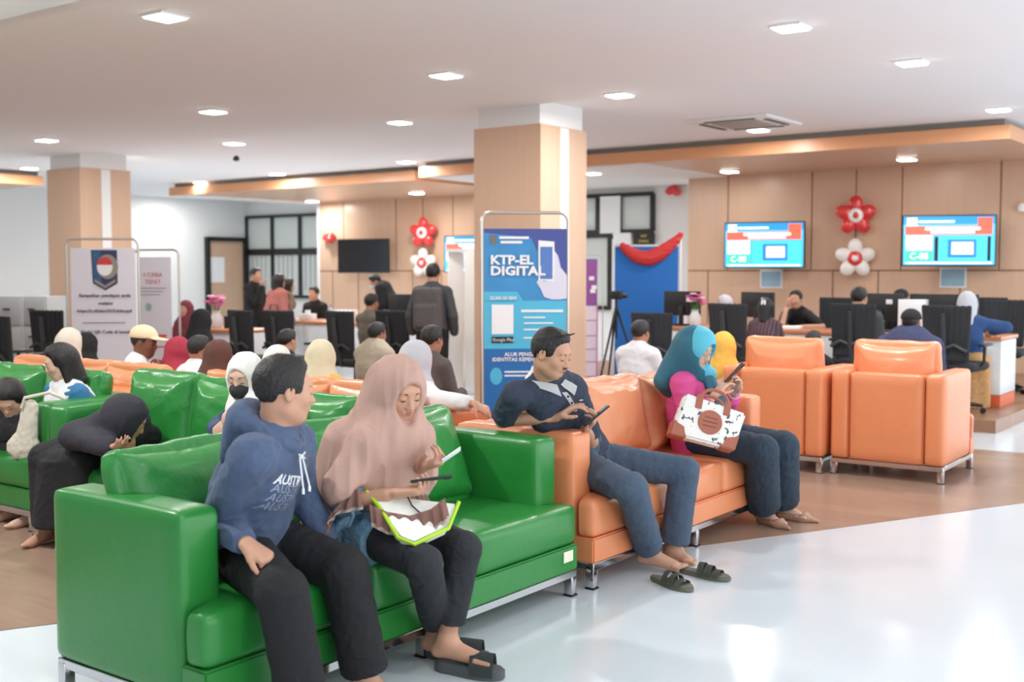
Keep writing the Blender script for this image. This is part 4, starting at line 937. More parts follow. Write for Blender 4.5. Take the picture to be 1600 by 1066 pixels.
# ================================================================== 3 the man in the polo shirt
def collar3(V, j, M):
    N = j['neck']; f = V3(0.98, -0.15, 0); r = V3(-0.15, -0.98, 0)
def ex3(root, off, j, M, head, body):
    N = j['neck']; f = V3(0.98, -0.12, 0); r = V3(-0.12, -0.98, 0)
    V = Vol([N], 0.17, 0.004)                                               # white collar and placket
    V.rc(N - f * 0.01 + V3(0, 0, 0.010), N + V3(0, 0, 0.050), 0.090, 0.070, 0.02); V.rc(N + f * 0.01, N + V3(0, 0, 0.14), 0.062, 0.060, 0.006, op='-')
    V.obj('collar', F_WHITE, root, off, 1)
    top = [c for c in root.children if c.name.startswith('polo')][0]
    from mathutils.bvhtree import BVHTree
    bv = BVHTree.FromPolygons([v.co for v in top.data.vertices], [p.vertices[:] for p in top.data.polygons]); F = Vector(f)
    c0 = Vector(N - off)
    def on(p, d): h = bv.ray_cast(Vector(p) + F * 0.3, -F); return (h[0] + F * d) if h[0] is not None else Vector(p)
    dn = Vector(nrm(j['spine'] - N))
    for q in (-1, 1):                                                       # collar points laid on the shirt
        K = [(0.012, 0.0), (0.080, -0.030), (0.105, 0.020), (0.040, 0.082)]; bm = bmesh.new(); rows = []
        for u in range(7):
            rw = []
            for v in range(7):
                a_, b_ = u / 6, v / 6; x_ = (K[0][0] * (1 - a_) + K[1][0] * a_) * (1 - b_) + (K[3][0] * (1 - a_) + K[2][0] * a_) * b_; z_ = (K[0][1] * (1 - a_) + K[1][1] * a_) * (1 - b_) + (K[3][1] * (1 - a_) + K[2][1] * a_) * b_
                rw.append(bm.verts.new(on(c0 + Vector(r) * q * x_ + dn * z_, 0.010)))
            rows.append(rw)
        for a_, b_ in zip(rows, rows[1:]):
            for v in range(6): bm.faces.new((a_[v], a_[v + 1], b_[v + 1], b_[v]))
        bmesh.ops.solidify(bm, geom=bm.faces[:], thickness=0.005); finish(bm, 'collar_point', F_WHITE, root)
    bm = bmesh.new(); rows = []
    for k in range(8):
        a = c0 + dn * (0.055 + 0.02 * k); rows.append([bm.verts.new(on(a + Vector(r) * q, 0.004)) for q in (-0.016, 0, 0.016)])
    for a, b in zip(rows, rows[1:]):
        for q in range(2): bm.faces.new((a[q], a[q + 1], b[q + 1], b[q]))
    bmesh.ops.solidify(bm, geom=bm.faces[:], thickness=0.003); pl = finish(bm, 'placket', F_WHITE, root)
    for k in range(3):
        bm = bmesh.new(); p = on(c0 + dn * (0.085 + 0.045 * k), 0.007); bmesh.ops.create_uvsphere(bm, u_segments=10, v_segments=6, radius=0.0055, matrix=Matrix.Translation(p)); finish(bm, 'button', M_rubber, pl)
    bm = bmesh.new(); pc = on(c0 + dn * 0.12 - Vector(r) * 0.075, 0.003); box(bm, pc, (0.003, 0.03, 0.005)); finish(bm, 'embroidery', mat('stitch_grey', (200, 204, 212), 0.7), root)
    T_ = lambda a, b, c_: Vector(head + M @ V3(a, b, c_) - off)
    bm = bmesh.new()                                                         # moustache and chin beard
    tube(bm, [T_(-0.022, 0.086, -0.047), T_(-0.008, 0.0935, -0.0435), T_(0.008, 0.0935, -0.0435), T_(0.022, 0.086, -0.047)], [0.001, 0.0026, 0.0026, 0.001], 6)
    tube(bm, [T_(-0.006, 0.078, -0.088), T_(0, 0.0775, -0.096), T_(0.006, 0.078, -0.088)], 0.004, 6); finish(bm, 'beard', M_hair, root)
r3, j3, o3, M3 = person('man in a navy polo shirt with glasses on his head, leaning on the armrest', -3.15, 4.88, (0.98, -0.12), head=(-3.03, 4.41, 1.118), hf=(0.93, 0.08, -0.32), skin='mid', h=FINE, s=0.98, fine=True,
    top=T(F_NAVY, name='polo_shirt', g=0.016, sleeve=0.88, cuff=0.022, amp=0.006, fr=38), bottom=T(F_SLATE, g=0.012, knee=0.004, flare=0.016, end=0.93, amp=0.005, fr=30),
    J=dict(neck=(-3.115, 4.475, 0.965), shR=(-3.18, 4.315, 0.915), shL=(-3.06, 4.65, 0.925), elR=(-3.29, 4.37, 0.785), wrR=(-3.045, 4.485, 0.805), elL=(-3.06, 4.80, 0.65), wrL=(-2.99, 4.635, 0.735),
           knR=(-2.68, 4.56, 0.49), knL=(-2.70, 5.12, 0.49), anR=(-2.795, 4.93, 0.115), toeR=(-2.63, 4.985, 0.04), anL=(-2.765, 5.14, 0.09), toeL=(-2.64, 5.13, 0.03)),
    Rh=dict(fd=(0.62, 0.35, 0.48), pn=(0.45, 0.25, -0.8), curl=[(0.35, 0.5, 0.3), (0.45, 0.6, 0.4), (0.3, 0.4, 0.3), (0.1, 0.3, 0.2)], thumb=(0.6, 0.6, 0.5)), Lh=dict(fd=(0.55, -0.1, 0.5), pn=(-0.2, -0.6, 0.7), curl=[(0.7, 0.8, 0.5)] * 4), extra=ex3)
phone('black phone held by the man in the navy polo shirt', (-2.885, 4.575, 0.815), (-0.50, -0.35, 0.75), (0.55, 0.5, 0.45))
gl = thing('eyeglasses', 'dark framed eyeglasses pushed up on the hair of the polo shirt man', 'glasses', tuple(j3['head']))
bm = bmesh.new(); A = lambda x, y, z: Vector(M3 @ V3(x, y, z))
for q in (-1, 1): tube(bm, [A(q * 0.031 + 0.022 * math.cos(a), 0.052 + 0.014 * math.sin(a), 0.112 + 0.009 * math.sin(a)) for a in [k * math.pi / 6 for k in range(12)]], 0.0022, 6, closed=True)
tube(bm, [A(-0.009, 0.056, 0.114), A(0.009, 0.056, 0.114)], 0.002, 6)
for q in (-1, 1): tube(bm, [A(q * 0.053, 0.05, 0.110), A(q * 0.082, 0.02, 0.09), A(q * 0.090, -0.05, 0.05)], 0.0022, 6)
finish(bm, 'glasses_frame', M_rubber, gl)
for q in (-1, 1):
    bm = bmesh.new(); bmesh.ops.create_uvsphere(bm, u_segments=14, v_segments=8, radius=1, matrix=Matrix.Translation(A(q * 0.031, 0.052, 0.112)) @ Matrix(M3).to_4x4() @ Matrix.Rotation(R(32), 4, 'X') @ Matrix.Diagonal((0.021, 0.0135, 0.0015, 1))); finish(bm, 'lens', mat('white_reflection_lens', (225, 228, 226), 0.1), gl)  # white reflection of the lenses is put into their colour
# ================================================================== 4 the woman in the turquoise headscarf
def scarf4(V, j, M, T_):
    N, f = j['neck'], V3(0.98, 0.1, 0)
    V.rc(T_(0, -0.04, 0.0), N - f * 0.13 - V3(0, 0, 0.04), 0.095, 0.09, 0.06)
    V.rc(T_(-0.02, -0.05, -0.02), N - f * 0.10 + V3(-0.02, -0.10, -0.03), 0.08, 0.055, 0.05)
def ex4(root, off, j, M, head, body):
    N, f, r = j['neck'], V3(0.98, 0.1, 0), V3(0.1, -0.98, 0); T_ = lambda a, b, c_: head + M @ V3(a, b, c_)
    V = Vol([head, N], 0.2, 0.005)                                           # bright front fold over the dark scarf
    V.ell(T_(0, 0.004, 0.022), (0.097, 0.106, 0.112), M, 0.01); V.ell(T_(0.0, -0.130, 0.01), (0.13, 0.088, 0.15), M, 0.01, '-')
    V.rc(T_(0.0, 0.03, -0.085), N + f * 0.09 - r * 0.02 + V3(0, 0, -0.00), 0.05, 0.058, 0.03)
    V.ell(T_(0, 0.135, -0.012), (0.0615, 0.125, 0.082), M, 0.008, '-'); V.obj('scarf_fold', F_CYAN, root, off, 1, cloth(0.004, 20, 9))
    V = Vol([N, N - V3(0, 0, 0.35)], 0.2, 0.006)
    V.rc(N + f * 0.10, N + f * 0.17 - V3(0, 0, 0.16), 0.050, 0.055, 0.02, (f, 0.6)); V.rc(N + f * 0.17 - V3(0, 0, 0.16), N + f * 0.20 - r * 0.02 - V3(0, 0, 0.32), 0.055, 0.06, 0.03, (f, 0.5))
    V.obj('scarf_tail', F_TEAL, root, off, 1, cloth(0.006, 24, 3))
    bm = bmesh.new()                                                         # spectacles
    for q in (-1, 1): tube(bm, [Vector(T_(q * 0.030 + 0.021 * math.cos(a), 0.094, -0.002 + 0.015 * math.sin(a)) - off) for a in [k * math.pi / 6 for k in range(12)]], 0.0014, 6, closed=True)
    finish(bm, 'spectacles', M_metal, root)
    bm = bmesh.new(); w, e = Vector(j['wrL'] - off), Vector(j['elL'] - off); d = (w - e).normalized(); s_ = d.cross(Vector((0, 0, 1))).normalized(); t_ = s_.cross(d); c_ = w - d * 0.012
    tube(bm, [c_ + (s_ * math.cos(a) + t_ * math.sin(a)) * 0.033 for a in [k * math.pi / 8 for k in range(16)]], 0.006, 6, closed=True); finish(bm, 'bracelet', mat('pink_bracelet', (236, 150, 190), 0.4), root)
r4, j4, o4, M4 = person('woman in a turquoise headscarf and pink blouse holding a phone', -3.16, 6.10, (0.98, 0.1), head=(-3.03, 5.88, 1.06), hf=(0.93, -0.10, -0.34), skin='light', sex='f', h=0.0048, s=0.95, fine=True,
    top=T(F_PINK, name='blouse', g=0.022, sleeve=1.78, cuff=0.022, amp=0.007, hem=-0.04), bottom=T(F_DKNAVY, g=0.016, knee=0.018, flare=0.045, end=0.93, amp=0.005),
    hijab=dict(m=F_TEAL, more=scarf4, cape=False, drop=0.1, amp=0.006, fr=14),
    J=dict(neck=(-3.09, 5.93, 0.90), knR=(-2.67, 6.00, 0.485), knL=(-2.64, 6.22, 0.485), anR=(-2.79, 6.28, 0.10), anL=(-2.75, 6.47, 0.10), toeR=(-2.65, 6.22, 0.035), toeL=(-2.60, 6.47, 0.035),
           wrR=(-2.905, 5.865, 0.80), elR=(-3.02, 5.78, 0.64), wrL=(-2.85, 6.01, 0.805), elL=(-3.0, 6.17, 0.66)),
    Rh=dict(fd=(0.35, 0.45, 0.6), pn=(0.3, 0.6, -0.5), curl=[(0.3, 0.6, 0.3), (0.5, 0.7, 0.4), (0.5, 0.7, 0.4), (0.5, 0.7, 0.4)], s=0.95), Lh=dict(fd=(0.3, -0.15, 0.75), pn=(-0.2, -0.7, 0.2), curl=[(0.6, 0.7, 0.5)] * 4, s=0.95), extra=ex4)
phone('phone with a pale rim held up by the woman in the turquoise headscarf', (-2.825, 5.955, 0.925), (-0.65, -0.05, 0.55), (0.35, 0.15, 0.75), m=mat('phone_grey', (70, 66, 66), 0.3))
# ------------------------------------------------------------------ sandals, flats and the tote bag
M_sole = mat('olive_rubber', (104, 106, 94), 0.7); M_sole2 = mat('dark_grey_rubber', (84, 88, 88), 0.7); M_flat = mat('beige_leather', (178, 140, 118), 0.4)
def slide(label, c, ang, m=M_sole, z=0.0, bands=3):
    t = thing('slide_sandal', label, 'sandal', (c[0], c[1], z), R(ang), None)
    bm = bmesh.new(); pts = []                                        # sole outline, heel at -y, toe at +y
    for k in range(28):
        a = 2 * math.pi * k / 28; yy = math.sin(a) * 0.142; w = 0.040 + 0.012 * (yy / 0.142) + 0.004 * math.sin(yy * 30); pts.append((math.cos(a) * w * (abs(math.cos(a)) ** -0.25 if abs(math.cos(a)) > 0.2 else 1.4), yy))
    prism(bm, pts, 0.0, 0.026 if bands == 3 else 0.040); bmesh.ops.bevel(bm, geom=[e for e in bm.edges if abs(e.verts[0].co.z - e.verts[1].co.z) < 1e-4], offset=0.006, segments=2, affect='EDGES')
    finish(bm, 'sole', m, t, angle=50)
    spans = [(0.075, 0.034, 0.040), (0.030, 0.036, 0.056), (-0.012, 0.034, 0.064)] if bands == 3 else [(0.055, 0.095, 0.085)]
    for y0, w, hh in spans:
        bm = bmesh.new(); rows = []
        for k in range(13):
            a = math.pi * k / 12; X = math.cos(a) * 0.052; Z = 0.018 + math.sin(a) * (hh - 0.010)
            rows.append([bm.verts.new((X, y0 + v * w / 2 + 0.012 * math.cos(a), Z)) for v in (-1, 0, 1)])
        for p, q in zip(rows, rows[1:]):
            for i in range(2): bm.faces.new((p[i], p[i + 1], q[i + 1], q[i]))
        bmesh.ops.solidify(bm, geom=bm.faces[:], thickness=0.005); finish(bm, 'strap', m, t, angle=60)
    return t
def az(dx, dy): return math.degrees(math.atan2(-dx, dy))
slide('olive three strap slide sandal lying nearest the camera, before the polo shirt man', (-2.575, 4.76), az(0.30, -0.10))
slide('olive three strap slide sandal lying beyond its pair, before the polo shirt man', (-2.52, 5.0), az(0.30, -0.02))
slide('dark grey slide sandal on the foot of the woman in the rose headscarf', (-2.60, 3.245), az(0.17, 0.045), M_sole2, bands=1)
slide('dark grey slide sandal behind, on the tucked foot of the rose headscarf woman', (-2.73, 3.34), az(0.17, 0.05), M_sole2, bands=1)
def flat(label, c, ang):
    t = thing('flat_shoe', label, 'shoe', (c[0], c[1], 0), R(ang)); V = Vol([(0, -0.12, 0), (0, 0.16, 0.05)], 0.06, 0.004)
    V.rc((0, -0.09, 0.028), (0, 0.05, 0.028), 0.036, 0.040, 0.02); V.rc((0, 0.04, 0.024), (0, 0.14, 0.014), 0.036, 0.010, 0.02)
    V.rc((0, -0.085, 0.055), (0, 0.035, 0.055), 0.028, 0.030, 0.008, op='-'); V.cut(V3(0, 0, 0.004), V3(0, 0, -1)); V.obj('upper', M_flat, t, (0, 0, 0))
    bm = bmesh.new(); box(bm, (0, 0.065, 0.052), (0.03, 0.014, 0.006), bevel=0.002); finish(bm, 'bow', M_flat, t); return t
flat('beige pointed flat shoe under the near foot of the turquoise headscarf woman', (-2.71, 6.25), az(0.13, -0.06))
flat('beige pointed flat shoe under the far foot of the turquoise headscarf woman', (-2.66, 6.47), az(0.15, 0.0))
# tote bag leaning on the lap of the woman in the turquoise headscarf
c = at(1103, 662, D=6.25); tt = thing('tote_bag', 'white printed tote bag with brown leather patches, beside the turquoise headscarf woman', 'bag', c)
_x = Vector((0.80, 0.60, -0.26)).normalized(); _y = Vector((-0.62, 0.70, -0.30)); _y = (_y - _x * _y.dot(_x)).normalized(); TM = Matrix((_x, _y, _x.cross(_y))).transposed()
M_tan = mat('tan_leather', (168, 96, 74), 0.5); M_tote = mat('printed_canvas', (236, 234, 228), 0.7)
_nt = M_tote.node_tree; _tc = _nt.nodes.new('ShaderNodeTexCoord'); _n = _nt.nodes.new('ShaderNodeTexNoise'); _n.inputs['Scale'].default_value = 38; _n.inputs['Detail'].default_value = 1
_r = _nt.nodes.new('ShaderNodeValToRGB'); _r.color_ramp.elements[0].position = 0.33; _r.color_ramp.elements[0].color = (0.10, 0.10, 0.12, 1); _r.color_ramp.elements[1].position = 0.37; _r.color_ramp.elements[1].color = (*srgb(238, 236, 230), 1)
_nt.links.new(_tc.outputs['Object'], _n.inputs['Vector']); _nt.links.new(_n.outputs['Fac'], _r.inputs['Fac']); _nt.links.new(_r.outputs['Color'], _nt.nodes['Principled BSDF'].inputs['Base Color'])
def tb(name, poly, y0, y1, m, bev=0.006):
    bm = bmesh.new(); vprism(bm, poly, y0, y1); bmesh.ops.bevel(bm, geom=bm.edges[:], offset=bev, segments=2, affect='EDGES'); bmesh.ops.rotate(bm, verts=bm.verts, matrix=TM, cent=(0, 0, 0)); return finish(bm, name, m, tt)
tb('bag_body', [(-0.19, -0.115), (0.17, -0.115), (0.20, 0.10), (-0.15, 0.13)], -0.05, 0.05, M_tote, 0.012)
tb('corner_patch', [(-0.195, -0.12), (-0.10, -0.12), (-0.12, -0.055), (-0.19, -0.03)], -0.054, 0.054, M_tan); tb('corner_patch', [(0.09, -0.12), (0.175, -0.12), (0.185, -0.03), (0.11, -0.055)], -0.054, 0.054, M_tan)
tb('round_patch', [(0.01 + 0.068 * math.cos(a), 0.0 + 0.068 * math.sin(a)) for a in [k * math.pi / 12 for k in range(24)]], -0.056, -0.048, M_tan, 0.002)

for q, x0 in ((0, -0.07), (1, 0.09)): tb('handle_patch', [(x0 - 0.018, 0.06), (x0 + 0.018, 0.06), (x0 + 0.018, 0.14), (x0 - 0.018, 0.14)], -0.057, -0.047, M_tan, 0.002)
bm = bmesh.new(); tube(bm, [TM @ Vector((0.01 - 0.08 * math.cos(a), -0.05, 0.12 + 0.065 * math.sin(a))) for a in [k * math.pi / 10 for k in range(11)]], 0.010, 8); finish(bm, 'bag_handle', M_tan, tt)
bm = bmesh.new(); tube(bm, [TM @ Vector((0.01 - 0.08 * math.cos(a), 0.05, 0.12 + 0.05 * math.sin(a))) for a in [k * math.pi / 10 for k in range(11)]], 0.010, 8); finish(bm, 'bag_handle', M_tan, tt)
for k in range(3): boxo('patch_line', TM @ Vector((0.01, -0.0575, 0.025 - 0.024 * k)), (0.085 - 0.012 * abs(k - 1), 0.002, 0.004), mat('embossed_line', (120, 62, 48), 0.6), tt, rot=TM)
# ================================================================== the other visitors and the staff
def hd(px, py, D): return at(px, py, D=D)
def sit(label, px, py, D, f, lean=0.06, hf=None, J=None, seat=0.43, drop=None, **k):
    """px, py = centre of the head; the pelvis goes straight below it, lean metres back along f"""
    c = hd(px, py, D); f = np.array(f, float); f /= np.linalg.norm(f)
    x, y = c.x - f[0] * lean, c.y - f[1] * lean
    k.setdefault('hands', False); k.setdefault('bottom', T(F_GREYP))
    k.setdefault('s', max(0.80, min(0.98, (c.z + 0.10 - seat) / 0.78)))
    return person(label, x, y, tuple(f), head=(c.x, c.y, c.z), hf=(f[0], f[1], -0.12) if hf is None else hf, seat=seat, J=J, **k)
HJ = lambda m, **k: dict(m=m, **k)
A_ = (0.05, 1)                                                     # facing the counters
gB = None
# --- sofa row behind the nearest one
c = hd(382, 588, 5.66)
def mask_ex(root, off, j, M, head, body, m=F_MASKB):
    V = Vol([head], 0.14, 0.005); Tm = lambda a, b, c_: head + M @ V3(a, b, c_)
    V.ell(Tm(0, 0.042, -0.050), (0.062, 0.066, 0.050), M, 0.01); V.ell(Tm(0, 0.105, -0.045), (0.022, 0.018, 0.028), M, 0.02); V.ell(Tm(0, -0.04, -0.04), (0.09, 0.06, 0.09), M, 0.01, '-')
    V.obj('face_mask', m, root, off, 1)
person('woman in a cream headscarf and black face mask, arms folded, behind the hooded man', c.x - 0.02, c.y + 0.13, (-0.15, -1), head=c, hf=(0.30, -0.9, -0.30), sex='f', h=0.0065, s=0.93, skin='light',
    top=T(F_INDIGO, name='shirt'), bottom=T(F_GREYP), hijab=HJ(F_OFFW, drop=0.10, rad=0.12), hands=True,
    J=dict(wrR=(c.x - 0.06, c.y - 0.13, 0.71), elR=(c.x - 0.24, c.y + 0.02, 0.70), wrL=(c.x + 0.09, c.y - 0.15, 0.76), elL=(c.x + 0.22, c.y + 0.0, 0.70)),
    Rh=dict(fd=(0.8, -0.2, 0.3), pn=(0, 1, 0), curl=(1.1, 1.1, 0.7)), Lh=dict(fd=(-0.7, 0.0, 0.4), pn=(0, 1, 0), curl=(1.1, 1.1, 0.8), s=0.9), extra=mask_ex)
def cloak(V, j, M, T_):
    P, N = j['pelvis'], j['neck']
    V.rc(N, P + V3(0, 0, -0.03), 0.12, 0.17, 0.06); V.rc(T_(0, -0.06, 0), N + (P - N) * 0.3, 0.09, 0.12, 0.06)
    V.rc(j['shR'], j['elR'], 0.07, 0.065, 0.05)
    V.rc(j['elR'], j['wrR'], 0.07, 0.055, 0.05)
person('person in a black headscarf slumped sideways asleep on the green sofa', -5.74, 3.86, (0.25, -1), head=(-5.18, 3.60, 0.725), hf=(0.55, 0.75, -0.65), sex='f', h=0.008, s=0.92, skin='mid',
    top=T(F_BLACK, name='robe'), bottom=T(F_BLACK, name='skirt', skirt=True, g=0.03), hijab=HJ(mat('black_scarf', (46, 46, 54), 0.85, bump=(20, 0.2)), more=cloak, cape=False, lip=0.02), hands=True,
    J=dict(neck=(-5.33, 3.68, 0.68), pelvis=(-5.74, 3.86, 0.52), wrR=(-5.12, 3.44, 0.60), wrL=(-5.25, 3.62, 0.54), elR=(-5.50, 3.48, 0.62), elL=(-5.40, 3.62, 0.56), tr=(-0.5, -0.8, 0.25)),
    Rh=dict(fd=(1, 0, 0.2), pn=(0, 0, 1)), Lh=dict(fd=(0.8, -0.3, 0.4), pn=(-0.2, 0, 1)))
def cardi(root, off, j, M, head, body):
    V = Vol([j[k] for k in ('neck', 'spine', 'elR', 'elL', 'wrR', 'wrL')], 0.2, 0.008)
    for n, q in (('R', 1), ('L', -1)):
        r = V3(-1, 0, 0) * q
        V.rc(j['neck'] + r * 0.09 - V3(0, 0, 0.05), j['spine'] + r * 0.12, 0.075, 0.08, 0.03); V.rc(j['sh' + n], j['el' + n], 0.058, 0.050, 0.03); V.rc(j['el' + n], j['wr' + n], 0.048, 0.040, 0.02)
    V.obj('cardigan', F_CARD, root, off, 1, cloth(0.005, 40, 8)); bm = bmesh.new()
    for q in (-1, 1): tube(bm, [Vector(head + M @ V3(q * 0.030 + 0.021 * math.cos(a), 0.096, 0.0 + 0.017 * math.sin(a)) - off) for a in [k * math.pi / 6 for k in range(12)]], 0.0016, 6, closed=True)
    finish(bm, 'spectacles', M_rubber, root)
c = hd(93, 566, 6.92)
person('young woman with shoulder length hair, glasses and a blue cardigan on the green sofa', c.x + 0.0, c.y + 0.12, (-0.05, -1), J=dict(elR=(c.x - 0.20, c.y + 0.08, c.z - 0.38), elL=(c.x + 0.19, c.y + 0.10, c.z - 0.38)), head=c, hf=(-0.45, -0.85, -0.35), sex='f', h=0.0065, s=0.90, skin='light', hair='long',
    top=T(F_WHITE, name='shirt', sleeve=1.0), bottom=T(F_GREYP), hands=True, extra=cardi)
person('person in black bending over a phone at the left edge of the picture', -7.12, 4.04, (0.1, -1), head=hd(14, 622, 6.75), hf=(0.45, -0.55, -0.9), h=0.0085, s=0.9, skin='light', hair='long', top=T(F_BLACK), bottom=BL, hands=True,
    J=dict(wrR=(-6.80, 3.50, 0.66), wrL=(-6.62, 3.52, 0.66)), Rh=dict(fd=(0.6, -0.5, 0.3), pn=(0.3, 0, 1), curl=(0.7, 0.7, 0.5)), Lh=dict(fd=(-0.2, -0.7, 0.3), pn=(0, 0, 1), curl=(0.7, 0.7, 0.5)))
# --- orange row facing the counters
sit('woman in a beige headscarf seen from behind, left of the tall poster stand', 110, 535, 8.3, A_, sex='f', top=T(F_BEIGE), hijab=HJ(F_BEIGE, drop=0.2))
sit('woman in a long black headscarf beside the beige headscarf woman, before the poster', 137, 540, 8.9, A_, sex='f', top=T(F_BLACK), hijab=HJ(F_BLACK, drop=0.3, rad=0.2))
def cap(m, fdir=1, brim=True):
    def ex(root, off, j, M, head, body):
        V = Vol([head], 0.2, 0.006); Tm = lambda a, b, c_: head + M @ V3(a, b, c_)
        V.ell(Tm(0, -0.012, 0.045), (0.086, 0.104, 0.082), M, 0.01); V.cut(head + M @ V3(0, 0, 0.034), M @ V3(0, 0.1, -1))
        if brim: V.ell(Tm(0, 0.105 * fdir, 0.040), (0.068, 0.075, 0.010), M, 0.012)
        V.obj('cap', m, root, off, 1)
    return ex
c = hd(226, 535, 8.2)
person('man in a cream cap and white shirt, in profile, hand at his mouth', c.x - 0.10, c.y - 0.06, (0.80, 0.6), head=c, hf=(0.85, 0.5, -0.15), h=0.008, s=0.92, skin='dark', hair='cap', top=T(F_WHITE, sleeve=1.0, cuff=0.02), bottom=T(F_GREYP), hands=True, extra=cap(F_CAPC),
    J=dict(wrR=(c.x + 0.20, c.y - 0.02, c.z - 0.20), elR=(c.x + 0.13, c.y - 0.02, c.z - 0.42)), Rh=dict(fd=(-0.35, 0.2, 0.8), pn=(-0.8, -0.5, 0), curl=(0.9, 0.9, 0.5)))
sit('woman in a crimson headscarf seen from behind, right of the cream cap man', 281, 548, 8.2, (0.5, 1), sex='f', top=T(F_CRIM), hijab=HJ(F_CRIM, drop=0.3, rad=0.18))
sit('dark haired man in a white shirt seen from behind, beside the brown headscarf', 312, 546, 7.9, A_, lean=-0.02, top=T(F_WHITE), skin='tan', h=0.009)
sit('woman in a dark brown headscarf seen from behind on the orange sofa', 344, 555, 7.35, (0.25, 1), sex='f', top=T(F_BROWN), hijab=HJ(F_BROWN, drop=0.3, rad=0.16), h=0.009)
sit('woman in a white headscarf hidden behind the head of the hooded man', 436, 565, 7.0, A_, sex='f', top=T(F_WHITE), hijab=HJ(F_OFFW, drop=0.2))
sit('woman in a cream headscarf and yellow blouse seen from behind', 503, 558, 6.85, (-0.2, 1), sex='f', top=T(F_YEL, g=0.03), hijab=HJ(F_CREAMS, drop=0.12), h=0.009)
c = hd(652, 562, 6.75)
person('woman in a light grey headscarf resting a white sleeved arm along the sofa back', c.x, c.y - 0.03, (0.1, 1), head=c, hf=(0.25, 1, -0.1), sex='f', h=0.009, s=0.92, top=T(F_WHITE, sleeve=1.85, g=0.022), bottom=T(F_GREYP), hijab=HJ(F_GREYS, drop=0.2), hands=True,
    J=dict(elR=tuple(at(682, 625, D=6.35)), wrR=tuple(at(744, 632, D=6.2))), Rh=dict(fd=(0.8, 0.1, -0.5), pn=(0, 0, -1)))
sit('boy in a brown jacket seen from behind, beyond the light grey headscarf', 676, 531, 8.2, A_, top=T(F_BRJ), skin='tan')
sit('heavy man in a tan vest seen from behind in the middle of the waiting area', 590, 522, 9.6, (0.15, 1), lean=0.0, top=T(F_TAN, g=0.03), wide=1.22, skin='tan', bottom=BL, h=0.01)
sit('person with a black head covering far behind the dark haired man in white', 316, 502, 10.6, A_, hair=None, sex='f', top=T(F_BLACK), hijab=HJ(F_BLACK))
sit('dark haired visitor seen from behind, beyond the white headscarf', 450, 533, 9.2, A_, top=T(F_BLACK))
# --- seats right of the column
sit('man in a light grey shirt seen from behind, right of the main column', 1001, 520, 9.3, A_, lean=0.02, top=T(F_LGREY, g=0.02, sleeve=1.0), skin='tan', h=0.009)
sit('woman in a mustard headscarf seen from behind, behind the turquoise headscarf', 1131, 543, 9.1, (-0.1, 1), sex='f', s=1.0, top=T(mat('pale_pink_top', (228, 200, 200), 0.85)), hijab=HJ(F_MUST, drop=0.2), h=0.008)
sit('child with short dark hair, only the head showing above an orange armchair', 1271, 534, 9.9, A_, s=0.8, top=T(F_BLACK))
# --- at the right counter (visitors sit on a low platform)
ZP = 0.12
def clip_(root, off, j, M, head, body):
    V = Vol([head], 0.16, 0.006); Tm = lambda a, b, c_: head + M @ V3(a, b, c_)
    for q in (-1, 1): V.rc(Tm(0.012 * q, -0.105, 0.075), Tm(0.016 * q, -0.118, 0.035), 0.009, 0.011, 0.006)
    V.obj('hair_clip', F_WHITE, root, off, 1)
sit('woman with a white hair clip and plaid shirt at the right counter', 1197, 482, 12.0, (-0.15, 1), seat=ZP + 0.43, sex='f', hair='long', top=T(F_PLAID), bottom=BL, extra=clip_)
sit('man in a dark grey jacket seen from behind in an office chair', 1343, 466, 11.75, (0.1, 1), seat=ZP + 0.43, top=T(F_DKG, g=0.03), wide=1.2)
def backpack(m, w=0.30, hh=0.42, up=0.0, d=0.13):
    def ex(root, off, j, M, head, body):
        N, P = j['neck'] - off, j['spine'] - off; f = nrm((j['shL'] - j['shR'])); f = V3(-f[1], f[0], 0); f = f if f @ (M @ V3(0, 1, 0)) > 0 else -f; r = V3(f[1], -f[0], 0)
        c = (N + P) / 2 - f * (0.13 + d / 2) + V3(0, 0, -0.06 + up); bp = thing('backpack', 'x', 'backpack'); root['bp'] = bp
        V = Vol([c], 0.36, 0.009); Mf = frame(f); V.box(c, (w / 2, d / 2, hh / 2), Mf, 0.05, 0.02); V.box(c - f * (d / 2 + 0.01) - V3(0, 0, 0.07), (w * 0.4, 0.045, hh * 0.26), Mf, 0.03, 0.02)
        V.obj('pack', m, bp, (0, 0, 0), 1, cloth(0.004, 40, 3)); bp.location = Vector(off)
        for q in (-1, 1):
            bm = bmesh.new(); tube(bm, [Vector(c + r * q * w * 0.33 + V3(0, 0, hh * 0.42) + f * 0.03), Vector(N + r * q * 0.10 - V3(0, 0, 0.0) - f * 0.02), Vector(N + r * q * 0.12 + f * 0.09 - V3(0, 0, 0.03)), Vector(N + r * q * 0.13 + f * 0.13 - V3(0, 0, 0.2))], 0.018, 6); finish(bm, 'strap', m, bp)
    return ex
def pack_label(root, lb):
    bp = root['bp']; bp['label'] = lb; del root['bp']
def both(*fs):
    def ex(*a):
        for f_ in fs: f_(*a)
    return ex
rr = sit('man in a black cap and navy jacket seen from behind above the rightmost armchair', 1424, 505, 9.9, (0.05, 1), lean=0.0, top=T(F_NVJ, g=0.035), wide=1.4, hair='cap', skin='tan', h=0.009, extra=both(cap(F_CAPB, -1, False), backpack(mat('olive_pack', (86, 90, 70), 0.8), 0.26, 0.3, -0.05, 0.1)))
pack_label(rr[0], 'small olive backpack on the man in the black cap')
c = hd(1511, 474, 11.35)
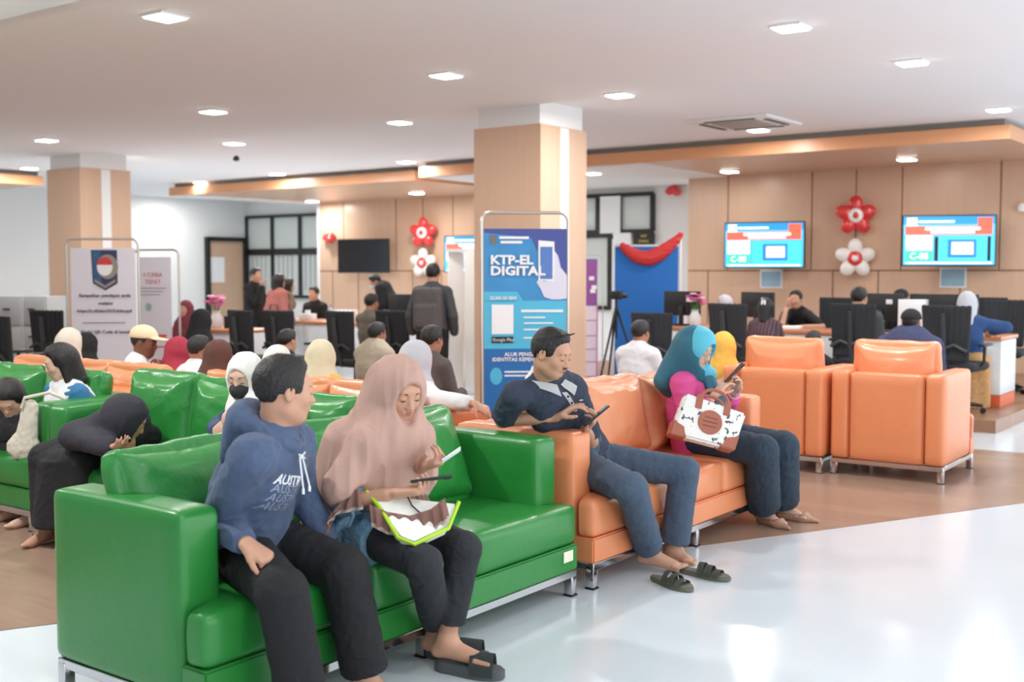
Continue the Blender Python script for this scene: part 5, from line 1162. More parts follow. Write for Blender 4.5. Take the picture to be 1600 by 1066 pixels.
person('woman in a light grey headscarf and blue jacket leaning on the right counter', c.x, c.y - 0.12, (-0.1, 1), head=c, hf=(-0.4, 1, -0.1), seat=ZP + 0.43, sex='f', h=0.01, s=0.95, top=T(F_BLUEJ, g=0.024), bottom=T(F_PAT, name='skirt', skirt=True, g=0.03, flare=0.02), hijab=HJ(F_GREYS, cape=False), hands=True,
    J=dict(elR=tuple(at(1572, 512, D=11.2)), wrR=tuple(at(1548, 518, D=11.5))), wide=1.05)
# staff behind the right counter
def staff(label, px, py, D, f=(-0.1, -1), **k): return sit(label, px, py, D, f, seat=ZP + 0.43, **k)
c = hd(1243, 468, 13.9)
person('clerk in a black shirt resting his head on his hand at the right counter', c.x + 0.08, c.y + 0.15, (-0.15, -1), head=c, hf=(0.1, -1, -0.1), seat=ZP + 0.43, h=0.009, s=0.95, skin='mid', top=T(F_BLACK, sleeve=0.95), bottom=BL, hands=True,
    J=dict(elR=tuple(at(1222, 508, D=13.5)), wrR=tuple(at(1229, 480, D=13.65)), elL=tuple(at(1285, 511, D=13.6)), wrL=tuple(at(1245, 511, D=13.4))), Rh=dict(fd=(0.2, 0.1, 1), pn=(0.6, 0.6, 0)), Lh=dict(fd=(-1, 0, 0), pn=(0, 0, -1)))
staff('clerk in a pale grey headscarf behind the desk, under the left screen', 1131, 474, 14.2, (-1, -0.6), sex='f', top=T(F_WHITE), hijab=HJ(F_GREYS, cape=False))
staff('clerk in a dark cap behind the counter, under the white balloon flower', 1407, 468, 13.6, (-0.3, -1), top=T(F_BLACK), hair='cap', extra=cap(F_CAPB), skin='tan')
# --- at the left counter, far away
def stander(label, px, py, D, f, lean=0.05, **k):
    c = hd(px, py, D); f = np.array(f, float); f /= np.linalg.norm(f); k.setdefault('hands', False)
    return person(label, c.x - f[0] * lean, c.y - f[1] * lean, tuple(f), head=c, hf=k.pop('hf', (f[0], f[1], -0.1)), stand=True, s=k.pop('s', min(1.05, (c.z + 0.10) / 1.66)), **k)
rr = stander('young man with a grey backpack standing with his back to the camera', 677, 428, 12.4, (-0.50, 1), top=T(F_DKG, g=0.018), bottom=BL, h=0.009, skin='mid', extra=backpack(mat('grey_pack', (84, 80, 80), 0.8, bump=(20, 0.3)), 0.31, 0.47, -0.03, 0.14))
pack_label(rr[0], 'dark grey backpack worn by the standing young man')
c = hd(400, 430, 17.5)
rr = stander('man in black standing with a hand at his mouth before the back windows', 400, 430, 17.5, (1, 0.1), top=T(F_BLACK), bottom=BL, hands=True, h=0.011,
    J=dict(wrR=(c.x + 0.16, c.y - 0.03, c.z - 0.14), elR=(c.x + 0.14, c.y - 0.12, c.z - 0.42)))
stander('woman with dark hair in a dusty pink jacket leaning over the left counter', 437, 440, 16.6, (0.1, 1), lean=0.1, top=T(F_DUST, g=0.03), bottom=BL, hair='long', sex='f')
stander('person in a khaki coat standing next to the dusty pink jacket', 452, 446, 16.9, (0.5, 1), lean=0.12, top=T(F_KHAKI, g=0.03), bottom=BL, hair='long', sex='f')
c = hd(586, 440, 17.9)
person('man in black and a pale blue mask bending over the left counter', c.x + 0.35, c.y + 0.1, (-0.9, -0.5), head=c, hf=(-0.7, -0.7, -0.7), stand=True, s=0.95, h=0.011, hands=False, top=T(F_BLACK, g=0.03), bottom=BL, J=dict(neck=(c.x + 0.10, c.y + 0.05, c.z - 0.06)),
    extra=lambda *a: mask_ex(*a, m=F_MASKW))
sit('clerk with dark hair sitting behind the left counter facing the camera', 490, 459, 18.4, (0.2, -1), seat=0.45, top=T(F_BLACK), skin='mid')
sit('visitor in an olive shirt seen from behind at the left counter', 581, 473, 14.4, A_, lean=0.0, top=T(F_OLIVE), skin='tan')
sit('woman in a maroon patterned headscarf beside the second poster', 290, 483, 14.5, (0.4, -1), sex='f', top=T(F_MAROON), hijab=HJ(F_MAROON))
# ================================================================== counters, desks, chairs
M_lam = mat('white_laminate', (226, 230, 234), 0.35); M_org = mat('orange_kick', (226, 110, 70), 0.5); M_dkp = mat('black_plastic', (30, 32, 34), 0.45)
M_mesh = mat('black_chair_fabric', (36, 38, 42), 0.8, bump=(80, 0.3)); M_top = wood_mat('counter_top_wood', (206, 140, 96), (190, 122, 82), 0.3, (1, 10, 10))
M_plat = floor_mat('platform_vinyl', (170, 128, 100), 0.35, (1.2, 0.15), 0.002, 0.85, 0.07, planks=True)
bm = bmesh.new(); box(bm, (-6.0, 13.8, 0.06), (6.74, 5.4, 0.12)); o = struct('floor_platform', bm, M_plat)
def counter(label, x0, x1, y, z0, h=0.71, d=0.62, units=4, orange=True):
    t = thing('service_counter', label, 'counter', ((x0 + x1) / 2, y, z0)); L = x1 - x0
    boxo('worktop', (0, 0.02, h - 0.02), (L, d + 0.08, 0.04), M_top, t, 0.006)
    for k in range(units):
        w = L / units; boxo('front_panel', (-L / 2 + w * (k + 0.5), -d / 2 + 0.02, (h - 0.04 + 0.12) / 2), (w - 0.008, 0.025, h - 0.17), M_lam, t, 0.002)
    boxo('kick_board', (0, -d / 2 + 0.03, 0.06), (L - 0.01, 0.03, 0.12), M_org if orange else M_lam, t)
    for q in (-1, 1):
        boxo('end_panel', (q * (L / 2 - 0.02), 0, (h - 0.04 + 0.12) / 2), (0.03, d - 0.03, h - 0.17), M_lam, t, 0.002); boxo('kick_board', (q * (L / 2 - 0.02), 0, 0.06), (0.032, d - 0.06, 0.12), M_org if orange else M_lam, t)
    return t
counter('long white right counter with wooden top and orange kick board on the platform', -6.9, -2.86, 12.55, 0.12, 0.72, 0.66, 5)
counter('white counter with wooden top on the left, behind the tan vest man', -13.6, -10.2, 12.25, 0.0, 0.76, 0.66, 4, False)
counter('low white reception desk with pink flowers, left of the back windows', at(296, 520, Y=9.6).x - 0.5, at(384, 520, Y=9.6).x, 9.8, 0.0, 0.76, 0.6, 2, False)
chair0 = None
def office_chair(label, px, py, D, f=(0, 1), z0=0.0, top=1.06, group='black office chairs at the counters'):
    global chair0
    c = at(px, py, D=D); rz = math.atan2(-f[0], f[1])
    if chair0 is not None: return dup(chair0, (c.x, c.y, z0), rz, label)
    t = chair0 = thing('office_chair', label, 'office chair', (c.x, c.y, z0), rz, group)
    V = Vol([(-0.3, -0.35, 0.5), (0.3, -0.1, 1.1)], 0.06, 0.012)           # curved tapering back
    for k in range(9):
        u = -0.22 + 0.055 * k; V.rc((u * 0.86, -0.235 + abs(u) * 0.12, 0.54), (u, -0.285 + abs(u) * 0.22, 1.04), 0.028, 0.024, 0.03)
    V.obj('backrest', M_mesh, t, (0, 0, 0), 1)
    bm = bmesh.new()                                                         # Y shaped brace behind
    tube(bm, [(0, -0.20, 0.42), (0, -0.285, 0.62), (0, -0.325, 0.98)], [0.024, 0.03, 0.02], 8)
    for q in (-1, 1): tube(bm, [(0, -0.29, 0.64), (q * 0.10, -0.29, 0.68), (q * 0.215, -0.27, 0.62)], 0.018, 8)
    finish(bm, 'back_brace', mat('dark_grey_plastic', (52, 54, 58), 0.4), t)
    soft('seat', (0, 0.03, 0.46), (0.50, 0.48, 0.09), M_mesh, t, r=0.04, bulge=0.015, n=8)
    bm = bmesh.new(); tube(bm, [(0, 0, 0.07), (0, 0, 0.42)], 0.028, 10); finish(bm, 'gas_post', M_dkp, t)
    for q in (-1, 1):
        bm = bmesh.new(); tube(bm, [(q * 0.24, -0.02, 0.44), (q * 0.29, -0.02, 0.50), (q * 0.29, 0.0, 0.66)], 0.016, 8); box(bm, (q * 0.29, 0.02, 0.675), (0.06, 0.24, 0.03), bevel=0.01); finish(bm, 'armrest', M_dkp, t)
    for k in range(5):
        a = 2 * math.pi * k / 5 + 0.3; d = Vector((math.cos(a), math.sin(a), 0)); bm = bmesh.new(); tube(bm, [Vector((0, 0, 0.10)), d * 0.27 + Vector((0, 0, 0.075))], [0.028, 0.016], 8); lg = finish(bm, 'base_leg', M_dkp, t)
        bm = bmesh.new(); sd = Vector((-d.y, d.x, 0)); tube(bm, [d * 0.27 + Vector((0, 0, 0.028)) - sd * 0.02, d * 0.27 + Vector((0, 0, 0.028)) + sd * 0.02], 0.028, 12); finish(bm, 'caster', M_rubber, lg)
    return t
ZPL = 0.12
for args in [('black office chair with a Y shaped brace, holding the man in the dark grey jacket', 1346, 540, 11.75, (0.05, 1), ZPL), ('black office chair left of the woman in the blue jacket', 1492, 540, 11.15, (0.1, 1), ZPL),
             ('black office chair behind the turquoise headscarf, left of the plaid shirt woman', 1158, 520, 11.8, (0.2, 1), ZPL), ('black office chair before the blue backdrop, behind the light grey shirt man', 1030, 520, 12.6, (-0.15, 1), 0.0),
             ('black office chair behind the resting clerk at the right counter', 1290, 500, 14.2, (-0.2, -1), ZPL), ('black office chair at the far right behind the counter end', 1565, 500, 13.0, (0.1, -1), ZPL),
             ('black office chair left of the dark cap clerk, half hidden by the headscarf woman', 1535, 500, 14.2, (0, -1), ZPL),
             ('black office chair under the dusty pink jacket, the left one of that pair', 402, 520, 13.4, (0.1, 1)), ('black office chair right of its pair, above the cream headscarf woman', 458, 520, 13.3, (-0.05, 1)),
             ('black office chair at the left counter below the switched off screen', 556, 520, 13.1, (0.1, 1)), ('black office chair just left of the standing backpack man', 632, 520, 13.3, (-0.1, 1)),
             ('black office chair at the far left, before the grey cabinets', 42, 540, 11.6, (0.25, 1)), ('black office chair beside the left column, behind the beige headscarf', 96, 530, 13.4, (-0.3, 1))]: office_chair(*args)
# ------------------------------------------------------------------ monitors, papers and small things on the counters
mon0 = None
def monitor(label, px, D, zt, f=(0, 1), w=0.5):
    """f = the side the back of the monitor faces away from; zt table height"""
    global mon0
    c = at(px, 480, Y=D); rz = math.atan2(-f[0], f[1])
    if mon0 is not None: return dup(mon0, (c.x, c.y, zt), rz, label)
    t = mon0 = thing('monitor', label, 'monitor', (c.x, c.y, zt), rz, 'black monitors on the counters')
    boxo('casing', (0, 0, 0.27), (w, 0.035, 0.30), M_dkp, t, 0.008); boxo('screen', (0, 0.0185, 0.27), (w - 0.03, 0.002, 0.27), M_phones, t)
    boxo('stand_foot', (0, 0.02, 0.008), (0.22, 0.18, 0.016), M_dkp, t, 0.004); boxo('stand_neck', (0, -0.03, 0.12), (0.06, 0.03, 0.24), M_dkp, t, 0.004); boxo('sticker', (0.10, -0.0185, 0.33), (0.07, 0.002, 0.05), M_screen_w, t)
    return t
ZT = 0.12 + 0.722
monitor('black monitor seen from behind, beside the blue backdrop', 1066, 12.55, ZT); monitor('black monitor left of the plaid shirt woman', 1184, 12.55, ZT, (0.3, 1))
monitor('black monitor beside the man in the dark grey jacket', 1376, 12.55, ZT); monitor('black monitor left of the light grey headscarf at the right counter', 1457, 12.6, ZT, (0.1, 1)); monitor('black monitor just behind the light grey headscarf woman', 1490, 12.6, ZT, (-0.2, 1))
monitor('black monitor on the left counter beside the bending man', 628, 12.2, 0.762); monitor('black monitor hidden behind the standing backpack man', 646, 12.2, 0.762, (-0.3, 1))
def boxthing(name, label, cat, px, py, D, s, m, rz=0, z=None, parts=(), bev=0.004):
    c = at(px, py, Y=D) if D > 0 else at(px, py, D=-D); t = thing(name, label, cat, (c.x, c.y, z if z is not None else c.z), R(rz))
    boxo(name + '_body', (0, 0, s[2] / 2), s, m, t, bev)
    for n, cc, ss, mm in parts: boxo(n, cc, ss, mm, t, 0.001)
    return t
boxthing('document_stand', 'white upright board on the right counter behind the black cap man', 'stand', 1428, 520, 12.5, (0.34, 0.03, 0.36), M_screen_w, 30, ZT, [('stand_foot', (0, 0, 0.01), (0.3, 0.14, 0.02), M_dkp)])
boxthing('tissue_box', 'white tissue box on the left counter before the dark haired clerk', 'tissue box', 481, 500, 12.1, (0.24, 0.13, 0.10), M_screen_w, 20, 0.762, [('tissue', (0, 0, 0.12), (0.08, 0.02, 0.07), M_screen_w)])
boxthing('paper_tray', 'tilted white paper tray on the left counter, right of the water bottle', 'tray', 538, 485, 12.3, (0.34, 0.24, 0.16), M_screen_w, 15, 0.762)
boxthing('printer', 'pale printer on the left counter beside the olive shirt visitor', 'printer', 606, 500, 12.3, (0.36, 0.32, 0.17), mat('printer_pale', (214, 216, 220), 0.4), 10, 0.762, [('paper_slot', (0, -0.161, 0.10), (0.26, 0.004, 0.02), M_dkp)])
boxthing('paper_stack', 'white papers under the arm of the resting clerk', 'papers', 1236, 512, 12.5, (0.21, 0.29, 0.03), M_screen_w, 12, ZT)
c = at(517, 492, Y=12.15); bm = bmesh.new(); lathe(bm, [(0.035, 0), (0.036, 0.02), (0.034, 0.13), (0.036, 0.15), (0.015, 0.20), (0.014, 0.22)], (0, 0, 0), 16)
wb = thing('water_bottle', 'clear water bottle standing on the left counter', 'bottle', (c.x, c.y, 0.762)); finish(bm, 'bottle', mat('clear_plastic', (214, 224, 230), 0.15), wb); bm = bmesh.new(); lathe(bm, [(0.016, 0.215), (0.016, 0.24)], (0, 0, 0), 12); finish(bm, 'bottle_cap', mat('cap_blue', (60, 110, 190), 0.4), wb)
def flowers(label, px, D, z, s=1.0):
    c = at(px, 480, Y=D); t = thing('flower_vase', label, 'flower vase', (c.x, c.y, z)); bm = bmesh.new(); lathe(bm, [(0.05 * s, 0), (0.065 * s, 0.04 * s), (0.06 * s, 0.10 * s), (0.035 * s, 0.15 * s), (0.045 * s, 0.17 * s)], (0, 0, 0), 16); finish(bm, 'vase', M_lam, t)
    rnd = random.Random(px); mm = mat('pink_petals', (222, 92, 170), 0.6); m2 = mat('pale_petals', (240, 200, 214), 0.6)
    for k in range(16):
        a = rnd.uniform(0, 6.28); rr_ = rnd.uniform(0.02, 0.13) * s; p = Vector((math.cos(a) * rr_, math.sin(a) * rr_ * 0.7, (0.22 + rnd.uniform(0, 0.12)) * s)); bm = bmesh.new()
        for q in range(5):
            b = 2 * math.pi * q / 5; bmesh.ops.create_icosphere(bm, subdivisions=1, radius=0.022 * s, matrix=Matrix.Translation(p + Vector((math.cos(b) * 0.02, math.sin(b) * 0.02, 0)) * s) @ Matrix.Diagonal((1, 1, 0.5, 1)))
        fl_ = finish(bm, 'blossom', mm if k % 4 else m2, t); bm = bmesh.new(); tube(bm, [(0, 0, 0.12 * s), p], 0.003, 5); finish(bm, 'stem', mat('stem_green', (90, 140, 70), 0.6), fl_)
    return t
flowers('pink artificial flowers in a white vase above the turquoise headscarf', 1086, 12.5, ZT, 1.15); flowers('magenta flowers in a white vase on the low reception desk', 338, 9.8, 0.762, 1.3)
boxthing('display_sign', 'small black sign on the low reception desk beside the magenta flowers', 'sign', 366, 505, 9.8, (0.26, 0.03, 0.16), M_dkp, 35, 0.762)
# hand bag hanging on the office chair
hb = thing('handbag', 'dark patterned handbag in front of the dusty pink jacket', 'bag', tuple(at(428, 498, D=16.3))); boxo('bag_body', (0, 0, 0), (0.26, 0.10, 0.2), mat('patterned_bag', (96, 90, 84), 0.7, var=(40, 0.6)), hb, 0.02)
bm = bmesh.new(); tube(bm, [(-0.09, 0, 0.09), (-0.07, 0, 0.2), (0.07, 0, 0.2), (0.09, 0, 0.09)], 0.009, 6); finish(bm, 'bag_handle', M_dkp, hb)
bm = bmesh.new()
# grey filing cabinets at the far left
for k, px in enumerate((28, 66)):
    c = at(px, 500, D=15.5); t = thing('filing_cabinet', ['grey filing cabinet at the far left edge', 'grey filing cabinet next to the left column'][k], 'cabinet', (c.x, c.y, 0), R(28), 'grey filing cabinets')
    mg = mat('cabinet_grey', (176, 180, 182), 0.5); boxo('cabinet_body', (0, 0.02, 0.585), (0.42, 0.5, 1.17), mg, t, 0.004)
    for q in range(3):
        d_ = boxo('drawer', (0, -0.245, 0.22 + q * 0.37), (0.38, 0.02, 0.34), mg, t, 0.004); boxo('handle', (0, -0.262, 0.26 + q * 0.37), (0.10, 0.015, 0.02), M_dkp, d_, 0.003)
# ------------------------------------------------------------------ televisions
def em(n, c, e=1.0): return mat('screen_' + n, c, 0.4, emit=e)
def tv(label, px, py, w, Yp, yaw, on=True, mirror=False):
    c = at(px, py, Y=Yp); t = thing('television', label, 'television', c, R(yaw), 'wall mounted screens'); h_ = w * 0.57
    boxo('casing', (0, 0, 0), (w, 0.05, h_), M_dkp, t, 0.008); bm = bmesh.new(); _w = Vector((math.sin(R(yaw)), math.cos(R(yaw)), 0)) * 0.42; tube(bm, [(0, 0.02, 0), _w], 0.045, 8); finish(bm, 'wall_bracket', M_dkp, t)
    a, b = w * 0.97, h_ * 0.95
    def pane(n, u0, u1, v0, v1, m, k=1): return boxo(n, ((u0 + u1) / 2 * a - a / 2, -0.0255 - 0.0008 * k, b / 2 - (v0 + v1) / 2 * b), ((u1 - u0) * a, 0.001, (v1 - v0) * b), m, sc if k > 0 else t)
    sc = None; sc = pane('screen', 0, 1, 0, 1, em('blue', (70, 170, 214)) if on else mat('screen_off', (40, 44, 50), 0.12), 0)
    if on:
        pane('display_header', 0, 1, 0, 0.16, em('azure', (40, 130, 190))); pane('display_logo', 0.04, 0.15, 0.03, 0.2, em('white', (250, 252, 255)), 2)
        pane('display_title', 0.17, 0.56, 0.09, 0.13, em('white', (250, 252, 255)), 2); pane('display_banner', 0.02, 0.97, 0.2, 0.38, em('red', (232, 92, 72)), 2); pane('display_clock', 0.81, 0.97, 0.03, 0.22, em('red', (232, 92, 72)), 2)
        pane('display_banner_text', 0.24, 0.84, 0.225, 0.285, em('white', (250, 252, 255)), 3); pane('display_banner_text', 0.30, 0.78, 0.31, 0.35, em('white', (250, 252, 255)), 3); pane('display_panel', 0.03, 0.32, 0.40, 0.70, em('white', (250, 252, 255)), 2)
        pane('display_counter', 0.03, 0.32, 0.72, 0.93, em('green', (60, 184, 150)), 2); pane('display_video', 0.36, 0.97, 0.42, 0.92, em('cyan', (66, 186, 216)), 2)
        if not mirror: pane('video_border', 0.345, 0.385, 0.42, 0.92, em('black', (10, 20, 30), 0.2), 3); pane('video_border', 0.92, 0.955, 0.42, 0.92, em('black', (10, 20, 30), 0.2), 3)
        pane('video_frame', 0.49, 0.80, 0.48, 0.85, em('royal', (36, 108, 196)), 3); pane('video_text', 0.53, 0.77, 0.53, 0.79, em('pale', (200, 212, 224)), 4); pane('display_footer', 0.03, 0.97, 0.945, 0.975, em('white', (250, 252, 255)), 2)
        text('display_number', 'C-88', 0.10 * w, em('white', (250, 252, 255)), sc, (0.175 * a - a / 2, -0.0295, b / 2 - 0.825 * b), (R(90), 0, 0))
    return t
cyaw = 36.5
tv('lit screen with a red banner on the right, under the right canopy', 1482, 376, 1.22, YT - 0.42, cyaw - 12); tv('lit screen with a red banner, left of the balloon flowers on the right wall', 1194, 383, 1.22, YT - 0.42, cyaw - 26, mirror=True)
tv('switched off black screen on the left panelled wall', 568, 400, 1.24, YL - 0.42, 12, on=False); tv('lit screen mostly hidden behind the main column', 742, 397, 1.24, YL - 0.42, 20)
# ------------------------------------------------------------------ balloon flowers and decorations
def balloon_flower(label, px, py, Yp, sz, cp, cr, cc, yaw):
    c = at(px, py, Y=Yp); t = thing('balloon_flower', label, 'balloon flower', c, R(yaw), 'balloon flowers on the panelled walls')
    for k in range(5):
        a = math.pi / 2 + 2 * math.pi * k / 5; bm = bmesh.new()
        bmesh.ops.create_uvsphere(bm, u_segments=18, v_segments=12, radius=1, matrix=Matrix.Translation((math.cos(a) * sz * 0.29, 0, math.sin(a) * sz * 0.29)) @ Matrix.Rotation(-a, 4, 'Y') @ Matrix.Diagonal((sz * 0.235, sz * 0.13, sz * 0.185, 1)))
        finish(bm, 'petal', cp, t)
    for n, rr_, m, dy in (('flower_ring', 0.19, cr, -0.10), ('flower_center', 0.09, cc, -0.135)):
        bm = bmesh.new(); bmesh.ops.create_uvsphere(bm, u_segments=18, v_segments=12, radius=1, matrix=Matrix.Translation((0, dy * sz, 0)) @ Matrix.Diagonal((sz * rr_, sz * 0.07, sz * rr_, 1))); finish(bm, n, m, t)
    bm = bmesh.new(); tube(bm, [(0, 0, 0), Vector((math.sin(R(yaw)), math.cos(R(yaw)), 0)) * 0.20], 0.02, 6); finish(bm, 'hanger', M_lam, t)
    return t
B_red = mat('red_balloon', (222, 60, 62), 0.2, coat=0.5); B_white = mat('white_balloon', (240, 240, 236), 0.25, coat=0.4)
balloon_flower('red balloon flower between the two lit screens', 1337, 337, YT - 0.19, 0.56, B_red, B_white, B_red, 20); balloon_flower('white balloon flower under the red one between the lit screens', 1336, 404, YT - 0.19, 0.56, B_white, B_red, B_white, 20)
balloon_flower('red balloon flower on the left panelled wall', 661, 364, YL - 0.19, 0.60, B_red, B_white, B_red, 14); balloon_flower('white balloon flower beside the head of the backpack man', 661, 411, YL - 0.19, 0.58, B_white, B_red, B_white, 14)
def balloons(label, px, py, Yp, n, s, m):
    c = at(px, py, Y=Yp); t = thing('balloon_cluster', label, 'balloons', c); rnd = random.Random(px)
    for k in range(n):
        bm = bmesh.new(); bmesh.ops.create_uvsphere(bm, u_segments=12, v_segments=8, radius=s, matrix=Matrix.Translation((rnd.uniform(-1, 1) * s * 1.4, -s + rnd.uniform(0, 0.5) * s, rnd.uniform(-1, 1) * s)) @ Matrix.Diagonal((1.1, 0.9, 0.9, 1))); finish(bm, 'balloon', m, t)
    return t
balloons('small red balloon cluster left of the switched off screen', 519, 372, YL, 3, 0.10, B_red); balloons('red bow of balloons high on the white wall beside the right canopy', 1055, 300, 17.55, 5, 0.07, B_red)
def sheet(label, px, py, Yp, w, h_, m, name='wall_poster', yaw=0, marks=()):
    c = at(px, py, Y=Yp - 0.01); t = thing(name, label, 'poster', c, R(yaw)); boxo('sheet', (0, 0, 0), (w, 0.008, h_), m, t)
    for n, cc, ss, mm in marks: boxo(n, cc, ss, mm, t)
    return t
skyp = mat('sky_print', (150, 186, 206), 0.5, var=(5, 0.3))
sheet('pale blue notice sheet on the wall under the left lit screen', 1205, 436, YT, 0.36, 0.28, M_screen_w, marks=[('notice_print', (0, -0.006, 0), (0.32, 0.004, 0.24), skyp)]); sheet('pale blue notice sheet on the wall under the right lit screen', 1489, 434, YT, 0.36, 0.28, M_screen_w, marks=[('notice_print', (0, -0.006, 0), (0.32, 0.004, 0.24), skyp)])
sg = sheet('black sign with yellow lettering above the blue backdrop', 1006, 373, 17.5, 0.44, 0.2, M_dkp, 'door_sign'); myel = mat('sign_yellow', (226, 206, 90), 0.5)
text('sign_text', 'KEP', 0.07, myel, sg, (0, -0.007, 0.045), (R(90), 0, 0)); text('sign_text', 'DINAS', 0.07, myel, sg, (0, -0.007, -0.045), (R(90), 0, 0))
sheet('white paper beside the black and yellow sign', 972, 373, 17.5, 0.36, 0.2, M_screen_w)
# ------------------------------------------------------------------ poster stands
def stand(label, px, pyt, D, w, H_, yaw, name='banner_stand', fr=0.014, bottom=0.45):
    """chrome tube stand of width w and height H_; returns (root, local z of a pixel row, local x of a pixel column)"""
    c = at(px, 500, D=D); t = thing(name, label, 'banner', (c.x, c.y, 0), R(yaw), 'tall poster stands'); r_ = 0.07
    pts = [(-w / 2, 0, 0.02), (-w / 2, 0, H_ - r_)] + [(-w / 2 + r_ - r_ * math.cos(a), 0, H_ - r_ + r_ * math.sin(a)) for a in (0.4, 0.8, 1.2)] + [(-w / 2 + r_, 0, H_)] + [(w / 2 - r_, 0, H_)] + [(w / 2 - r_ + r_ * math.sin(a), 0, H_ - r_ + r_ * math.cos(a)) for a in (0.4, 0.8, 1.2)] + [(w / 2, 0, H_ - r_), (w / 2, 0, 0.02)]
    bm = bmesh.new(); tube(bm, pts, fr, 10); finish(bm, 'stand_frame', mat('pale_metal', (205, 200, 192), 0.3, 0.8), t)
    bm = bmesh.new()
    for q in (-1, 1): tube(bm, [(q * w / 2, -0.22, 0.014), (q * w / 2, 0.22, 0.014)], 0.014, 8)
    finish(bm, 'stand_feet', mat('pale_metal', (205, 200, 192)), t)
    k = D / FPX
    return t, (lambda py: c.z * 0 + CH - (py - 425) * k), (lambda p: (p - px) * k)
def pz(t, n, x0, x1, z0, z1, m, lay=1): return boxo(n, ((x0 + x1) / 2, -0.004 - 0.0025 * lay, (z0 + z1) / 2), (abs(x1 - x0), 0.002, abs(z1 - z0)), m, t)
def pp(t, n, poly, m, lay=2):
    bm = bmesh.new(); vprism(bm, poly, -0.005 - 0.0025 * lay, -0.003 - 0.0025 * lay); return finish(bm, n, m, t, smooth=False)
def tx(t, s_, size, x, z, m, lay=4, sx=1.0, bold=0.0, al='CENTER'): return text('lettering', s_, size, m, t, (x, -0.006 - 0.0025 * lay, z), (R(90), 0, 0), al, 0.0008, bold, sx)
# the tall blue one before the main column
t, Zf, Xf = stand('tall blue poster stand reading KTP-EL DIGITAL before the main column', 820, 332, 9.2, 0.70, 1.975, cyaw + 4)
pb = mat('print_blue', (62, 148, 208), 0.45, var=(4, 0.25)); pn = mat('print_navy', (70, 84, 158), 0.45, var=(5, 0.15)); pc = mat('print_cyan', (84, 190, 226), 0.45); pd = mat('print_deep_blue', (38, 112, 182), 0.45); pw = M_screen_w
pz(t, 'poster_print', Xf(756), Xf(887), Zf(358), Zf(700), pb, 0)
pp(t, 'print_band', [(Xf(756), Zf(358)), (Xf(887), Zf(358)), (Xf(887), Zf(468)), (Xf(862), Zf(440)), (Xf(830), Zf(372)), (Xf(756), Zf(364))], pn, 1)
pz(t, 'print_panel', Xf(756), Xf(887), Zf(470), Zf(545), pc, 1); pp(t, 'print_panel', [(Xf(756), Zf(456)), (Xf(808), Zf(456)), (Xf(818), Zf(471)), (Xf(756), Zf(471))], pc, 1); pz(t, 'print_panel', Xf(756), Xf(887), Zf(545), Zf(700), pd, 1)
hand_p = [(866, 392), (872, 400), (876, 418), (887, 432), (887, 466), (876, 468), (862, 468), (850, 464), (845, 452), (838, 441), (842, 436), (850, 440), (866, 438)]
pp(t, 'print_hand', [(Xf(a), Zf(b)) for a, b in hand_p], mat('print_hand', (222, 222, 240), 0.5), 2)
pp(t, 'print_phone', [(Xf(a), Zf(b)) for a, b in ((841, 376), (866, 378), (866, 440), (841, 438))], pw, 3); pz(t, 'print_phone_screen', Xf(844), Xf(863), Zf(386), Zf(436), mat('print_screen', (86, 128, 196), 0.4), 4)
pp(t, 'print_crest', [(Xf(a), Zf(b)) for a, b in ((765, 368), (776, 368), (775, 380), (770.5, 384), (766, 380))], mat('print_crest', (120, 120, 110), 0.5), 2)
for a, b, y in ((780, 826, 370), (782, 816, 377)): pz(t, 'print_title_line', Xf(a), Xf(b), Zf(y), Zf(y + 4), pw, 3)
tx(t, 'KTP-EL', 0.100, Xf(766), Zf(407), pw, 5, 1.12, 0.004, 'LEFT'); tx(t, 'DIGITAL', 0.100, Xf(766), Zf(424), pw, 5, 1.18, 0.004, 'LEFT'); tx(t, 'SCAN DI SINI', 0.036, Xf(786), Zf(466), pw, 3, 1.0, 0.001)
pz(t, 'code_card', Xf(768), Xf(802), Zf(476), Zf(522), pw, 3); pz(t, 'store_badge', Xf(768), Xf(802), Zf(526), Zf(536), M_dkp, 3); tx(t, 'Google Play', 0.036, Xf(786), Zf(531), pw, 4)
for k, y in enumerate((484, 495, 504, 514, 527)): pz(t, 'print_text_line', Xf(814 if k == 0 else 818), Xf((880, 852, 864, 850, 842)[k]), Zf(y), Zf(y + (4 if k == 0 else 2.2)), pw, 3)
tx(t, 'ALUR PENGAJUAN', 0.042, Xf(822), Zf(554), pw, 3, 1.0, 0.001); tx(t, 'IDENTITAS KEPENDUDUKAN', 0.042, Xf(822), Zf(562), pw, 3, 1.0, 0.001)
pp(t, 'print_badge', [(Xf(775) + 0.05 * math.cos(a), Zf(588) + 0.07 * math.sin(a)) for a in [k * math.pi / 10 for k in range(20)]], pc, 2)
for y in (580, 586): pz(t, 'print_text_line', Xf(788), Xf(830), Zf(y), Zf(y + 2.5), pw, 3)
